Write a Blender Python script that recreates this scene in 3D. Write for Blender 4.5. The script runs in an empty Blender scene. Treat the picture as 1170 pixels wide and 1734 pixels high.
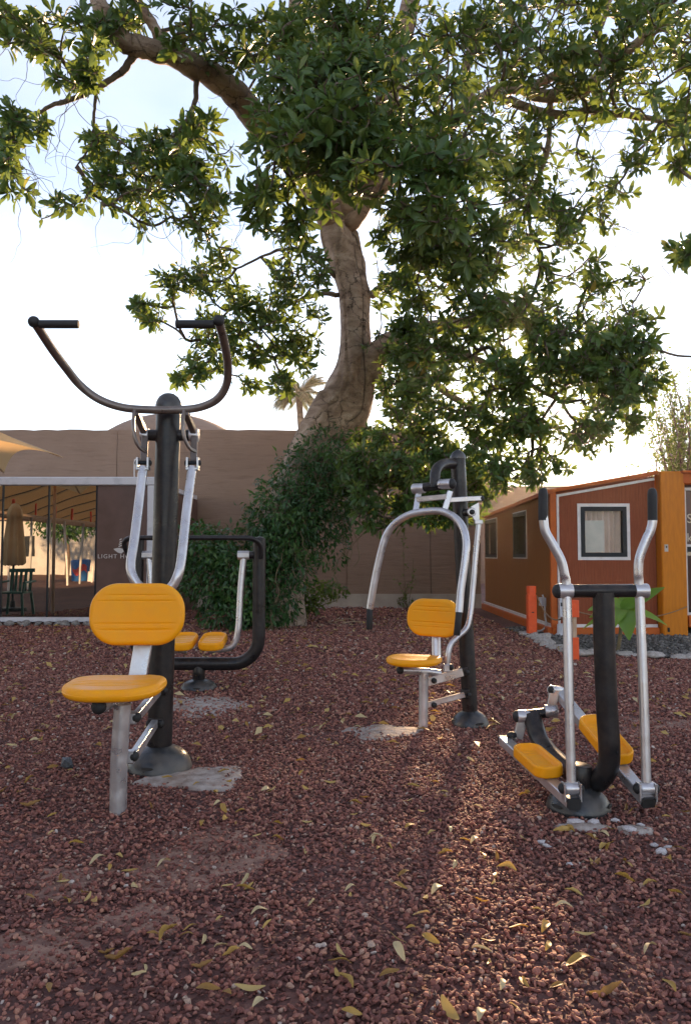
import bpy, bmesh, math, random
import numpy as np
from mathutils import Vector, Matrix, Quaternion

# ------------------------------------------------------------------ camera, sky, sun, exposure
F, CX, CY = 1300.0, 585.0, 867.0
HC, PITCH = 1.15, math.atan(71 / 1300.0)
CT, ST = math.cos(PITCH), math.sin(PITCH)
scene = bpy.context.scene
col = scene.collection
cam_d = bpy.data.cameras.new('camera')
cam_d.sensor_fit = 'VERTICAL'
cam_d.sensor_height = 36.0
cam_d.lens = 36.0 * F / 1734.0
cam_d.clip_start, cam_d.clip_end = 0.05, 2000
cam = bpy.data.objects.new('camera', cam_d)
cam.location = (0, 0, HC)
cam.rotation_euler = (math.pi / 2 + PITCH, 0, 0)
col.objects.link(cam)
scene.camera = cam

SUN_AZ, SUN_EL = math.radians(12.5), math.radians(12.0)
world = bpy.data.worlds.new('World')
scene.world = world
world.use_nodes = True
wn = world.node_tree
wn.nodes.clear()
w_out = wn.nodes.new('ShaderNodeOutputWorld')
w_bg = wn.nodes.new('ShaderNodeBackground')
w_sky = wn.nodes.new('ShaderNodeTexSky')
w_sky.sky_type = 'NISHITA'
w_sky.sun_disc = False
w_sky.sun_elevation = SUN_EL
w_sky.sun_rotation = SUN_AZ
w_sky.altitude = 0
w_sky.air_density = 1.0
w_sky.dust_density = 0.12
w_sky.ozone_density = 2.5
w_bg.inputs['Strength'].default_value = 0.10
# a thin, uneven veil of high cloud spread over the whole sky
w_tc = wn.nodes.new('ShaderNodeTexCoord')
w_mp = wn.nodes.new('ShaderNodeMapping')
w_mp.inputs['Scale'].default_value = (1.0, 1.0, 3.2)
w_nz = wn.nodes.new('ShaderNodeTexNoise')
w_nz.inputs['Scale'].default_value = 2.6
w_nz.inputs['Detail'].default_value = 6.0
w_nz.inputs['Distortion'].default_value = 0.4
w_rp = wn.nodes.new('ShaderNodeValToRGB')
w_rp.color_ramp.elements[0].position, w_rp.color_ramp.elements[0].color = .32, (.46, .385, .37, 1)
w_rp.color_ramp.elements[1].position, w_rp.color_ramp.elements[1].color = .70, (.92, .77, .70, 1)
w_hs = wn.nodes.new('ShaderNodeHueSaturation')
w_hs.inputs['Saturation'].default_value = 0.88
w_hs.inputs['Value'].default_value = 0.62
w_add = wn.nodes.new('ShaderNodeMix')
w_add.data_type, w_add.blend_type = 'RGBA', 'ADD'
w_add.inputs[0].default_value = 1.0
wn.links.new(w_tc.outputs['Generated'], w_mp.inputs[0])
wn.links.new(w_mp.outputs[0], w_nz.inputs['Vector'])
wn.links.new(w_nz.outputs[0], w_rp.inputs[0])
wn.links.new(w_sky.outputs[0], w_hs.inputs['Color'])
wn.links.new(w_hs.outputs[0], w_add.inputs[6])
# seen through more air towards the horizon, all the way round
w_sep = wn.nodes.new('ShaderNodeSeparateXYZ')
w_abs = wn.nodes.new('ShaderNodeMath')
w_abs.operation = 'MAXIMUM'
w_abs.inputs[1].default_value = 0.0
w_off = wn.nodes.new('ShaderNodeMath')
w_off.operation = 'ADD'
w_off.inputs[1].default_value = 0.20
w_inv = wn.nodes.new('ShaderNodeMath')
w_inv.operation = 'DIVIDE'
w_inv.inputs[0].default_value = 1.0
w_mul = wn.nodes.new('ShaderNodeMix')
w_mul.data_type, w_mul.blend_type = 'RGBA', 'MULTIPLY'
w_mul.inputs[0].default_value = 1.0
wn.links.new(w_tc.outputs['Generated'], w_sep.inputs[0])
wn.links.new(w_sep.outputs['Z'], w_abs.inputs[0])
wn.links.new(w_abs.outputs[0], w_off.inputs[0])
wn.links.new(w_off.outputs[0], w_inv.inputs[1])
wn.links.new(w_rp.outputs[0], w_mul.inputs[6])
wn.links.new(w_inv.outputs[0], w_mul.inputs[7])
wn.links.new(w_mul.outputs[2], w_add.inputs[7])
wn.links.new(w_add.outputs[2], w_bg.inputs[0])
wn.links.new(w_bg.outputs[0], w_out.inputs[0])

sun_d = bpy.data.lights.new('sun', 'SUN')
sun_d.energy = 3.8
sun_d.angle = math.radians(2.0)
sun_d.color = (1.0, 0.66, 0.38)
sun = bpy.data.objects.new('sun', sun_d)
sv = Vector((math.sin(SUN_AZ) * math.cos(SUN_EL), math.cos(SUN_AZ) * math.cos(SUN_EL), math.sin(SUN_EL)))
sun.rotation_euler = sv.to_track_quat('Z', 'Y').to_euler()
sun.location = (5, 20, 20)
col.objects.link(sun)

scene.view_settings.view_transform = 'Standard'
scene.view_settings.look = 'None'
scene.view_settings.gamma = 1.0
scene.view_settings.exposure = 2.14
scene.render.engine = 'CYCLES'
scene.cycles.use_denoising = True
scene.cycles.max_bounces = 6
scene.cycles.diffuse_bounces = 3
scene.cycles.glossy_bounces = 3
scene.cycles.transmission_bounces = 4
scene.cycles.caustics_reflective = False
scene.cycles.caustics_refractive = False

rng = np.random.default_rng(7)
random.seed(7)


# ------------------------------------------------------------------ helpers
def ray(px, py):
    u, v = (px - CX) / F, (CY - py) / F
    return np.array([u, CT - v * ST, ST + v * CT])


def W(px, py, Y):
    """the point at distance Y in front of the camera seen at a photo pixel"""
    d = ray(px, py)
    t = Y / d[1]
    return np.array([d[0] * t, Y, HC + d[2] * t])


def G(px, py, z=0.0):
    d = ray(px, py)
    t = (z - HC) / d[2]
    return np.array([d[0] * t, d[1] * t, z])


def proj(p):
    p = np.asarray(p, float)
    x, y, z = p[..., 0], p[..., 1], p[..., 2] - HC
    dep = y * CT + z * ST
    up = -y * ST + z * CT
    return CX + F * x / dep, CY - F * up / dep, dep


def smooth(pts, n=8, closed=False):
    """Catmull-Rom through points of any dimension"""
    P = [np.asarray(p, float) for p in pts]
    out = []
    N = len(P)
    for i in range(N - 1):
        p0 = P[i - 1] if i > 0 else 2 * P[0] - P[1]
        p1, p2 = P[i], P[i + 1]
        p3 = P[i + 2] if i + 2 < N else 2 * P[-1] - P[-2]
        for k in range(n):
            t = k / n
            out.append(0.5 * ((2 * p1) + (-p0 + p2) * t + (2 * p0 - 5 * p1 + 4 * p2 - p3) * t * t + (-p0 + 3 * p1 - 3 * p2 + p3) * t ** 3))
    out.append(P[-1])
    return np.array(out)


ORIGIN = {}


class MB:
    """collects shapes in world coordinates, then links them as ONE mesh object"""

    def __init__(self):
        self.v, self.f = [], []

    def add(self, verts, faces):
        o = len(self.v)
        self.v.extend([tuple(map(float, p)) for p in verts])
        self.f.extend([tuple(i + o for i in f) for f in faces])
        return self

    def tube(self, path, r, seg=12, caps=True, flat=1.0, up=None):
        path = np.asarray(path, float)
        n = len(path)
        rad = np.full(n, r, float) if np.isscalar(r) else np.asarray(r, float)
        T = np.gradient(path, axis=0)
        T /= np.linalg.norm(T, axis=1)[:, None] + 1e-12
        ref = np.array(up if up is not None else [0, 0, 1.0])
        if abs(T[0] @ ref) > 0.9:
            ref = np.array([1.0, 0, 0])
        N = ref - (ref @ T[0]) * T[0]
        N /= np.linalg.norm(N)
        vs, fs = [], []
        a = np.linspace(0, 2 * math.pi, seg, endpoint=False)
        ca, sa = np.cos(a)[:, None], np.sin(a)[:, None]
        for i in range(n):
            N = N - (N @ T[i]) * T[i]
            N /= np.linalg.norm(N) + 1e-12
            B = np.cross(T[i], N)
            vs.extend(path[i] + rad[i] * (ca * B * flat + sa * N))
        for i in range(n - 1):
            for k in range(seg):
                k2 = (k + 1) % seg
                fs.append((i * seg + k, i * seg + k2, (i + 1) * seg + k2, (i + 1) * seg + k))
        if caps:
            fs.append(tuple(reversed(range(seg))))
            fs.append(tuple(range((n - 1) * seg, n * seg)))
        return self.add(vs, fs)

    def rod(self, a, b, r, seg=14, bevel=0.15):
        """a cylinder with slightly rounded ends"""
        a, b = np.asarray(a, float), np.asarray(b, float)
        d = (b - a) / (np.linalg.norm(b - a) + 1e-9)
        e = r * bevel
        return self.tube([a, a + d * e * .3, a + d * e, b - d * e, b - d * e * .3, b], [r * .8, r * .94, r, r, r * .94, r * .8], seg)

    def bar(self, a, b, w, h, up=(0, 0, 1), bev=0.12):
        """a rectangular tube from a to b, w across and h along up, with bevelled long edges"""
        a, b = np.asarray(a, float), np.asarray(b, float)
        T = (b - a) / (np.linalg.norm(b - a) + 1e-12)
        u = np.array(up, float)
        if abs(u @ T) > .95:
            u = np.array([0, 1.0, 0])
        u = u - (u @ T) * T
        u /= np.linalg.norm(u)
        s = np.cross(T, u)
        e = min(w, h) * bev
        pr = [(w / 2 - e, -h / 2), (w / 2, -h / 2 + e), (w / 2, h / 2 - e), (w / 2 - e, h / 2), (-w / 2 + e, h / 2), (-w / 2, h / 2 - e), (-w / 2, -h / 2 + e), (-w / 2 + e, -h / 2)]
        vs = [a + s * x + u * y for x, y in pr] + [b + s * x + u * y for x, y in pr]
        fs = [(k, (k + 1) % 8, 8 + (k + 1) % 8, 8 + k) for k in range(8)] + [tuple(reversed(range(8))), tuple(range(8, 16))]
        return self.add(vs, fs)

    def box(self, lo, hi):
        (x0, y0, z0), (x1, y1, z1) = lo, hi
        vs = [(x0, y0, z0), (x1, y0, z0), (x1, y1, z0), (x0, y1, z0), (x0, y0, z1), (x1, y0, z1), (x1, y1, z1), (x0, y1, z1)]
        return self.add(vs, [(3, 2, 1, 0), (4, 5, 6, 7), (0, 1, 5, 4), (1, 2, 6, 5), (2, 3, 7, 6), (3, 0, 4, 7)])

    def lathe(self, c, prof, seg=32, axis=(0, 0, 1)):
        """prof: (radius, height) pairs from bottom to top round axis through c"""
        q = Vector((0, 0, 1)).rotation_difference(Vector(axis))
        n = len(prof)
        vs, fs = [], []
        for r, h in prof:
            for k in range(seg):
                t = 2 * math.pi * k / seg
                p = q @ Vector((r * math.cos(t), r * math.sin(t), h))
                vs.append(np.array(c) + np.array(p))
        for i in range(n - 1):
            for k in range(seg):
                k2 = (k + 1) % seg
                fs.append((i * seg + k, i * seg + k2, (i + 1) * seg + k2, (i + 1) * seg + k))
        fs.append(tuple(reversed(range(seg))))
        fs.append(tuple(range((n - 1) * seg, n * seg)))
        return self.add(vs, fs)

    def ball(self, c, r, seg=14, squash=1.0):
        prof = [(r * math.sin(t), -r * squash * math.cos(t)) for t in np.linspace(0.12, math.pi - 0.12, 9)]
        return self.lathe(c, prof, seg)

    def build(self, name, mat, parent=None, loc=None, smooth=True, sharp=38, kind=None):
        me = bpy.data.meshes.new(name)
        if parent is not None:
            o0 = ORIGIN[parent.name]
        else:
            o0 = np.array(loc if loc is not None else (0, 0, 0), float)
        v = np.array(self.v, float) - o0
        me.from_pydata(v.tolist(), [], self.f)
        return finish(name, me, mat, parent, o0, smooth, sharp, kind)


def finish(name, me, mat, parent, o0, smooth=True, sharp=38, kind=None):
    if isinstance(mat, (list, tuple)):
        for m in mat:
            me.materials.append(m)
    else:
        me.materials.append(mat)
    if smooth:
        me.polygons.foreach_set('use_smooth', [True] * len(me.polygons))
        if sharp is not None:
            me.set_sharp_from_angle(angle=math.radians(sharp))
    ob = bpy.data.objects.new(name, me)
    col.objects.link(ob)
    if parent is not None:
        ob.parent = parent
    else:
        ob.location = tuple(o0)
    ORIGIN[ob.name] = np.array(o0, float)
    if kind:
        ob['kind'] = kind
    return ob


def tag(o, label, cat, group=None):
    o['label'] = label
    o['category'] = cat
    if group:
        o['group'] = group
    return o


def thing(name, loc, label, cat, group=None):
    o = bpy.data.objects.new(name, None)
    o.empty_display_size = 0.2
    o.location = tuple(map(float, loc))
    col.objects.link(o)
    ORIGIN[o.name] = np.array(loc, float)
    return tag(o, label, cat, group)


def one(mb, name, mat, loc, label, cat, group=None, **k):
    return tag(mb.build(name, mat, None, loc, **k), label, cat, group)


# ------------------------------------------------------------------ materials
MATS = {}


def nt_new(name):
    m = bpy.data.materials.new(name)
    m.use_nodes = True
    nt = m.node_tree
    nt.nodes.clear()
    out = nt.nodes.new('ShaderNodeOutputMaterial')
    MATS[name] = m
    return m, nt, out


def N(nt, t, **k):
    n = nt.nodes.new(t)
    for a, b in k.items():
        if a in n.inputs:
            n.inputs[a].default_value = b
        else:
            setattr(n, a, b)
    return n


def ramp(nt, fac, stops):
    r = nt.nodes.new('ShaderNodeValToRGB')
    e = r.color_ramp.elements
    while len(e) < len(stops):
        e.new(0.5)
    for el, (p, c) in zip(e, stops):
        el.position = p
        el.color = (*c, 1)
    nt.links.new(fac, r.inputs[0])
    return r


def basic(name, c1, c2=None, rough=0.5, metal=0.0, nscale=8.0, bump=0.0, bscale=60.0, spec=0.5, rvar=0.1, coat=0.0, detail=5.0, stretch=(1, 1, 1), sub=0.0, lo=.35, hi=.65, dust=0.0):
    """a paint, plastic, plaster or wood: two tones mixed by noise, uneven gloss, fine bump"""
    m, nt, out = nt_new(name)
    L = nt.links.new
    b = N(nt, 'ShaderNodeBsdfPrincipled')
    tc = N(nt, 'ShaderNodeTexCoord')
    mp = N(nt, 'ShaderNodeMapping')
    mp.inputs['Scale'].default_value = stretch
    L(tc.outputs['Object'], mp.inputs[0])
    nz = N(nt, 'ShaderNodeTexNoise', Scale=nscale, Detail=detail)
    L(mp.outputs[0], nz.inputs['Vector'])
    r = ramp(nt, nz.outputs[0], [(lo, c1), (hi, c2 or c1)])
    if dust:
        # dust settles on what faces up, in blotches, with a little everywhere
        ge = N(nt, 'ShaderNodeNewGeometry')
        sx = N(nt, 'ShaderNodeSeparateXYZ')
        L(ge.outputs['Normal'], sx.inputs[0])
        up = N(nt, 'ShaderNodeMapRange')
        up.inputs['From Min'].default_value, up.inputs['From Max'].default_value = -.2, 1.0
        up.inputs['To Min'].default_value, up.inputs['To Max'].default_value = .22, 1.0
        L(sx.outputs['Z'], up.inputs[0])
        dn = N(nt, 'ShaderNodeTexNoise', Scale=23.0, Detail=9.0, Roughness=.7)
        L(tc.outputs['Object'], dn.inputs['Vector'])
        dr = ramp(nt, dn.outputs[0], [(.38, (0, 0, 0)), (.66, (dust, dust, dust))])
        dm = N(nt, 'ShaderNodeMath', operation='MULTIPLY')
        L(up.outputs[0], dm.inputs[0])
        L(dr.outputs[0], dm.inputs[1])
        dx_ = N(nt, 'ShaderNodeMix', data_type='RGBA')
        L(dm.outputs[0], dx_.inputs[0])
        L(r.outputs[0], dx_.inputs[6])
        dx_.inputs[7].default_value = (.40, .27, .19, 1)
        L(dx_.outputs[2], b.inputs['Base Color'])
    else:
        L(r.outputs[0], b.inputs['Base Color'])
    mr = N(nt, 'ShaderNodeMapRange')
    mr.inputs['From Min'].default_value, mr.inputs['From Max'].default_value = .3, .7
    mr.inputs['To Min'].default_value, mr.inputs['To Max'].default_value = max(0, rough - rvar), min(1, rough + rvar)
    L(nz.outputs[0], mr.inputs[0])
    L(mr.outputs[0], b.inputs['Roughness'])
    b.inputs['Metallic'].default_value = metal
    b.inputs['Specular IOR Level'].default_value = spec
    b.inputs['Coat Weight'].default_value = coat
    if sub:
        b.inputs['Subsurface Weight'].default_value = sub
        b.inputs['Subsurface Radius'].default_value = (.01, .005, .002)
    if bump:
        n2 = N(nt, 'ShaderNodeTexNoise', Scale=bscale, Detail=4.0)
        L(mp.outputs[0], n2.inputs['Vector'])
        bp = N(nt, 'ShaderNodeBump', Strength=bump, Distance=0.01)
        L(n2.outputs[0], bp.inputs['Height'])
        L(bp.outputs[0], b.inputs['Normal'])
    L(b.outputs[0], out.inputs[0])
    return m


M_SILVER = basic('silver_paint', (.50, .50, .52), (.62, .62, .64), rough=.34, metal=.75, nscale=14, bump=.03, bscale=220, rvar=.1, dust=.4)
M_TAUPE = basic('dark_taupe_metal', (.16, .135, .12), (.22, .19, .17), rough=.36, metal=.55, nscale=14, bump=.03, bscale=220, rvar=.1, dust=.3)  # darker and browner than the silver, on handlebar, levers and straps
M_BLACK = basic('black_paint', (.008, .009, .011), (.014, .014, .016), spec=.35, rough=.36, nscale=10, bump=.03, bscale=200, rvar=.12, dust=.16)
M_RUBBER = basic('black_rubber', (.012, .012, .013), (.018, .018, .018), rough=.65, nscale=20, bump=.12, bscale=160)
M_YELLOW = basic('yellow_plastic', (.96, .37, .003), (.93, .39, .012), spec=.2, rough=.42, nscale=9, bump=.03, bscale=150, rvar=.1, sub=.05, dust=.16)
M_DOME = basic('dusty_dark_metal', (.035, .038, .042), (.13, .115, .10), rough=.36, metal=.3, nscale=9, bump=.06, bscale=90, rvar=.14, lo=.42, hi=.72)
M_CONC = basic('concrete', (.25, .19, .155), (.46, .40, .355), rough=.9, nscale=14, bump=1.0, bscale=45)
M_ORANGE = basic('orange_paint', (.74, .075, .008), (.82, .10, .014), rough=.55, nscale=18, bump=.15, bscale=60)
M_FRAME_O = basic('orange_frame_paint', (.52, .16, .006), (.60, .195, .010), spec=.25, rough=.55, nscale=5, bump=.08, bscale=40, stretch=(6, 6, 1))
M_TRIM_O = basic('burnt_orange_trim', (.44, .095, .016), (.52, .12, .022), spec=.25, rough=.55, nscale=6, bump=.06, bscale=40)
M_CLAD = basic('red_brown_cladding', (.22, .055, .022), (.275, .074, .031), spec=.2, rough=.6, nscale=7, bump=.15, bscale=30, stretch=(10, 10, .6))
M_CLAD_S = basic('brown_cladding', (.25, .098, .028), (.30, .124, .038), spec=.15, rough=.7, nscale=6, bump=.12, bscale=30, stretch=(10, 10, .6))
M_WHITE = basic('white_trim', (.62, .58, .56), (.74, .70, .68), rough=.5, nscale=8)
M_BEAM = basic('white_painted_steel', (.50, .50, .53), (.62, .61, .64), rough=.5, nscale=6, bump=.08, bscale=30, lo=.3, hi=.5)
M_DARK = basic('dark_window_frame', (.010, .013, .017), (.016, .019, .023), spec=.25, rough=.45, nscale=9)
M_VOID = basic('dark_interior', (.02, .018, .016), (.03, .026, .022), rough=.9, nscale=4)
M_CURTAIN = basic('curtain_cloth', (.60, .42, .37), (.72, .55, .49), rough=.9, nscale=3, bump=.2, bscale=20)
M_PANEL = basic('dark_brown_panel', (.085, .042, .032), (.12, .062, .048), rough=.42, nscale=4, bump=.05, bscale=20, detail=8)
M_SIGN = basic('pale_lettering', (.55, .52, .50), (.62, .58, .56), rough=.6)
M_CREAMFAB = basic('cream_canvas', (.62, .43, .22), (.70, .50, .27), rough=.85, nscale=4, bump=.2, bscale=50)
M_WOODPALE = basic('weathered_wood', (.42, .27, .17), (.55, .40, .28), rough=.8, nscale=12, bump=.4, bscale=30, stretch=(4, 4, .6))
M_ROPE = basic('rope_fibre', (.20, .12, .07), (.28, .18, .1), rough=.9, nscale=40, bump=.4, bscale=200)
M_STONE_W = basic('pale_border_stone', (.30, .26, .23), (.50, .46, .43), rough=.85, nscale=9, bump=.6, bscale=35)
M_STONE_D = basic('dark_stone', (.05, .055, .062), (.10, .11, .12), rough=.5, nscale=12, bump=.4, bscale=50)
M_POT = basic('yellow_plastic_pot', (.62, .42, .16), (.70, .50, .22), rough=.6, nscale=7)
M_BLUE = basic('blue_box_paint', (.02, .10, .32), (.03, .14, .40), rough=.5)
M_REDP = basic('red_print', (.55, .05, .05), (.62, .07, .06), rough=.5)
M_GREENCHAIR = basic('green_plastic', (.03, .14, .11), (.04, .18, .14), rough=.45)
M_STEM = basic('green_brown_stem', (.13, .10, .05), (.20, .15, .08), rough=.8, nscale=20)
M_DEADTWIG = basic('dead_twig', (.34, .22, .14), (.46, .32, .20), rough=.85, nscale=15)
M_CABLE = basic('grey_conduit', (.40, .38, .36), (.5, .47, .45), rough=.5)
M_CREAMWALL = basic('cream_house_wall', (.40, .40, .40), (.50, .50, .49), rough=.9, nscale=2)


def bark_mat(name, c1, c2, c3):
    m, nt, out = nt_new(name)
    L = nt.links.new
    b = N(nt, 'ShaderNodeBsdfPrincipled', Roughness=.82)
    tc = N(nt, 'ShaderNodeTexCoord')
    mp = N(nt, 'ShaderNodeMapping')
    mp.inputs['Scale'].default_value = (1, 1, 2.2)
    L(tc.outputs['Object'], mp.inputs[0])
    a = N(nt, 'ShaderNodeTexNoise', Scale=3.0, Detail=8.0, Roughness=.62, Distortion=.6)
    L(mp.outputs[0], a.inputs['Vector'])
    r = ramp(nt, a.outputs[0], [(.3, c1), (.5, c2), (.68, c3)])
    s = N(nt, 'ShaderNodeTexNoise', Scale=38.0, Detail=2.0)
    L(tc.outputs['Object'], s.inputs['Vector'])
    rs = ramp(nt, s.outputs[0], [(.28, (.25, .22, .2)), (.37, (1, 1, 1))])
    mx = N(nt, 'ShaderNodeMix', data_type='RGBA', blend_type='MULTIPLY')
    mx.inputs[0].default_value = .75
    L(r.outputs[0], mx.inputs[6])
    L(rs.outputs[0], mx.inputs[7])
    BASE = mx
    mp2 = N(nt, 'ShaderNodeMapping')
    mp2.inputs['Scale'].default_value = (1.2, 1.2, 7)
    L(tc.outputs['Object'], mp2.inputs[0])
    h = N(nt, 'ShaderNodeTexNoise', Scale=7.0, Detail=8.0, Roughness=.68)
    L(mp2.outputs[0], h.inputs['Vector'])
    vo = N(nt, 'ShaderNodeTexVoronoi', Scale=4.2, feature='DISTANCE_TO_EDGE')
    wp = N(nt, 'ShaderNodeMix', data_type='VECTOR')
    wp.inputs[0].default_value = .22
    L(tc.outputs['Object'], wp.inputs[4])
    L(a.outputs['Color'], wp.inputs[5])
    L(wp.outputs[1], vo.inputs['Vector'])
    cr_ = N(nt, 'ShaderNodeMapRange')
    cr_.inputs['From Max'].default_value = .03
    L(vo.outputs['Distance'], cr_.inputs[0])
    # cracks hold dark dirt in places
    pm = N(nt, 'ShaderNodeTexNoise', Scale=1.1, Detail=2.0)
    L(tc.outputs['Object'], pm.inputs['Vector'])
    pr_ = ramp(nt, pm.outputs[0], [(.42, (0, 0, 0)), (.56, (1, 1, 1))])
    inv = N(nt, 'ShaderNodeMath', operation='SUBTRACT')
    inv.inputs[0].default_value = 1.0
    L(cr_.outputs[0], inv.inputs[1])
    mm = N(nt, 'ShaderNodeMath', operation='MULTIPLY')
    L(inv.outputs[0], mm.inputs[0])
    L(pr_.outputs[0], mm.inputs[1])
    dk = N(nt, 'ShaderNodeMix', data_type='RGBA')
    L(mm.outputs[0], dk.inputs[0])
    L(BASE.outputs[2], dk.inputs[6])
    dk.inputs[7].default_value = (c1[0] * .3, c1[1] * .3, c1[2] * .3, 1)
    L(dk.outputs[2], b.inputs['Base Color'])
    sm = N(nt, 'ShaderNodeMath', operation='MULTIPLY_ADD')
    sm.inputs[1].default_value = .8
    L(cr_.outputs[0], sm.inputs[0])
    L(h.outputs[0], sm.inputs[2])
    bp = N(nt, 'ShaderNodeBump', Strength=.75, Distance=.035)
    L(sm.outputs[0], bp.inputs['Height'])
    L(bp.outputs[0], b.inputs['Normal'])
    L(b.outputs[0], out.inputs[0])
    return m


M_BARK = bark_mat('smooth_pale_bark', (.18, .12, .088), (.36, .262, .195), (.50, .395, .315))
M_ROOT = bark_mat('dark_root_bark', (.10, .068, .05), (.16, .115, .085), (.22, .17, .13))
M_TWIG = bark_mat('twig_bark', (.10, .07, .05), (.16, .115, .085), (.22, .17, .13))


def leaf_mat(name, stops, trans=(.27, .345, .05), tfac=.37, rough=.38):
    m, nt, out = nt_new(name)
    L = nt.links.new
    at = N(nt, 'ShaderNodeAttribute', attribute_name='rnd')
    r = ramp(nt, at.outputs['Fac'], stops)
    b = N(nt, 'ShaderNodeBsdfPrincipled', Roughness=rough)
    b.inputs['Specular IOR Level'].default_value = .45
    L(r.outputs[0], b.inputs['Base Color'])
    t = N(nt, 'ShaderNodeBsdfTranslucent')
    mx = N(nt, 'ShaderNodeMix', data_type='RGBA')
    mx.inputs[0].default_value = .6
    L(r.outputs[0], mx.inputs[6])
    mx.inputs[7].default_value = (*trans, 1)
    L(mx.outputs[2], t.inputs[0])
    s = N(nt, 'ShaderNodeMixShader')
    s.inputs[0].default_value = tfac
    L(b.outputs[0], s.inputs[1])
    L(t.outputs[0], s.inputs[2])
    L(s.outputs[0], out.inputs[0])
    return m


M_LEAF = leaf_mat('tree_leaf', [(0, (.034, .080, .024)), (.45, (.056, .118, .031)), (.8, (.085, .148, .035)), (.97, (.15, .175, .038)), (1, (.36, .26, .05))])
M_VINE = leaf_mat('vine_leaf', [(0, (.018, .054, .016)), (.6, (.036, .10, .026)), (1, (.085, .16, .038))], trans=(.16, .3, .04), tfac=.26)
M_SHRUB = leaf_mat('shrub_leaf', [(0, (.05, .10, .02)), (.6, (.10, .16, .03)), (1, (.19, .22, .045))], tfac=.45)
M_BIGLEAF = leaf_mat('broad_plant_leaf', [(0, (.13, .25, .03)), (1, (.25, .38, .05))], trans=(.4, .55, .06), tfac=.35, rough=.45)
M_PALM = leaf_mat('palm_frond', [(0, (.06, .07, .04)), (.6, (.11, .11, .06)), (1, (.2, .17, .1))], tfac=.25)
M_DEADPALM = leaf_mat('dry_palm_frond', [(0, (.18, .10, .06)), (1, (.28, .17, .1))], trans=(.4, .2, .1), tfac=.2)
M_FALLEN = leaf_mat('fallen_leaf', [(0, (.26, .13, .035)), (.3, (.42, .25, .05)), (.65, (.52, .36, .11)), (1, (.60, .49, .28))], trans=(.6, .4, .1), tfac=.2, rough=.55)


def gravel_mat(name, stops):
    m, nt, out = nt_new(name)
    L = nt.links.new
    b = N(nt, 'ShaderNodeBsdfPrincipled', Roughness=.8)
    oi = N(nt, 'ShaderNodeObjectInfo')
    r = ramp(nt, oi.outputs['Random'], stops)
    tc = N(nt, 'ShaderNodeTexCoord')
    nz = N(nt, 'ShaderNodeTexNoise', Scale=2.2, Detail=4.0)
    L(tc.outputs['Object'], nz.inputs['Vector'])
    rr = ramp(nt, nz.outputs[0], [(.3, (.72, .70, .70)), (.7, (1.25, 1.2, 1.18))])
    mx = N(nt, 'ShaderNodeMix', data_type='RGBA', blend_type='MULTIPLY')
    mx.inputs[0].default_value = 1
    L(r.outputs[0], mx.inputs[6])
    L(rr.outputs[0], mx.inputs[7])
    L(mx.outputs[2], b.inputs['Base Color'])
    bp = N(nt, 'ShaderNodeBump', Strength=.4, Distance=.15)
    n2 = N(nt, 'ShaderNodeTexNoise', Scale=6.0, Detail=4.0)
    L(tc.outputs['Object'], n2.inputs['Vector'])
    L(n2.outputs[0], bp.inputs['Height'])
    L(bp.outputs[0], b.inputs['Normal'])
    L(b.outputs[0], out.inputs[0])
    return m


M_GRAVEL = gravel_mat('red_lava_gravel', [(0, (.078, .032, .027)), (.22, (.195, .073, .057)), (.45, (.315, .118, .086)), (.62, (.265, .122, .100)), (.8, (.45, .190, .132)), (.93, (.50, .265, .18)), (.985, (.48, .36, .28)), (1, (.62, .55, .49))])
M_GREYGRAVEL = gravel_mat('grey_gravel', [(0, (.06, .058, .052)), (.5, (.13, .125, .115)), (1, (.26, .25, .23))])


def ground_mat():
    m, nt, out = nt_new('red_brown_earth')
    L = nt.links.new
    b = N(nt, 'ShaderNodeBsdfPrincipled', Roughness=.95)
    tc = N(nt, 'ShaderNodeTexCoord')
    a = N(nt, 'ShaderNodeTexNoise', Scale=.9, Detail=6.0)
    L(tc.outputs['Object'], a.inputs['Vector'])
    v = N(nt, 'ShaderNodeTexVoronoi', Scale=42.0)
    L(tc.outputs['Object'], v.inputs['Vector'])
    r1 = ramp(nt, v.outputs['Color'], [(0, (.06, .027, .022)), (.5, (.11, .05, .042)), (1, (.19, .095, .075))])  # dark tones paint deep shade into the gaps between stones
    r2 = ramp(nt, a.outputs[0], [(.4, (.95, .9, .9)), (.7, (1.5, 1.45, 1.35))])
    mx = N(nt, 'ShaderNodeMix', data_type='RGBA', blend_type='MULTIPLY')
    mx.inputs[0].default_value = 1
    L(r1.outputs[0], mx.inputs[6])
    L(r2.outputs[0], mx.inputs[7])
    L(mx.outputs[2], b.inputs['Base Color'])
    bp = N(nt, 'ShaderNodeBump', Strength=.9, Distance=.02)
    L(v.outputs['Distance'], bp.inputs['Height'])
    L(bp.outputs[0], b.inputs['Normal'])
    L(b.outputs[0], out.inputs[0])
    return m


M_GROUND = ground_mat()
M_SAND_SUN = basic('sandy_and_sunlit_earth', (.15, .072, .055), (.36, .215, .155), rough=.95, nscale=16, bump=1.0, bscale=70, detail=8)


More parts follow.
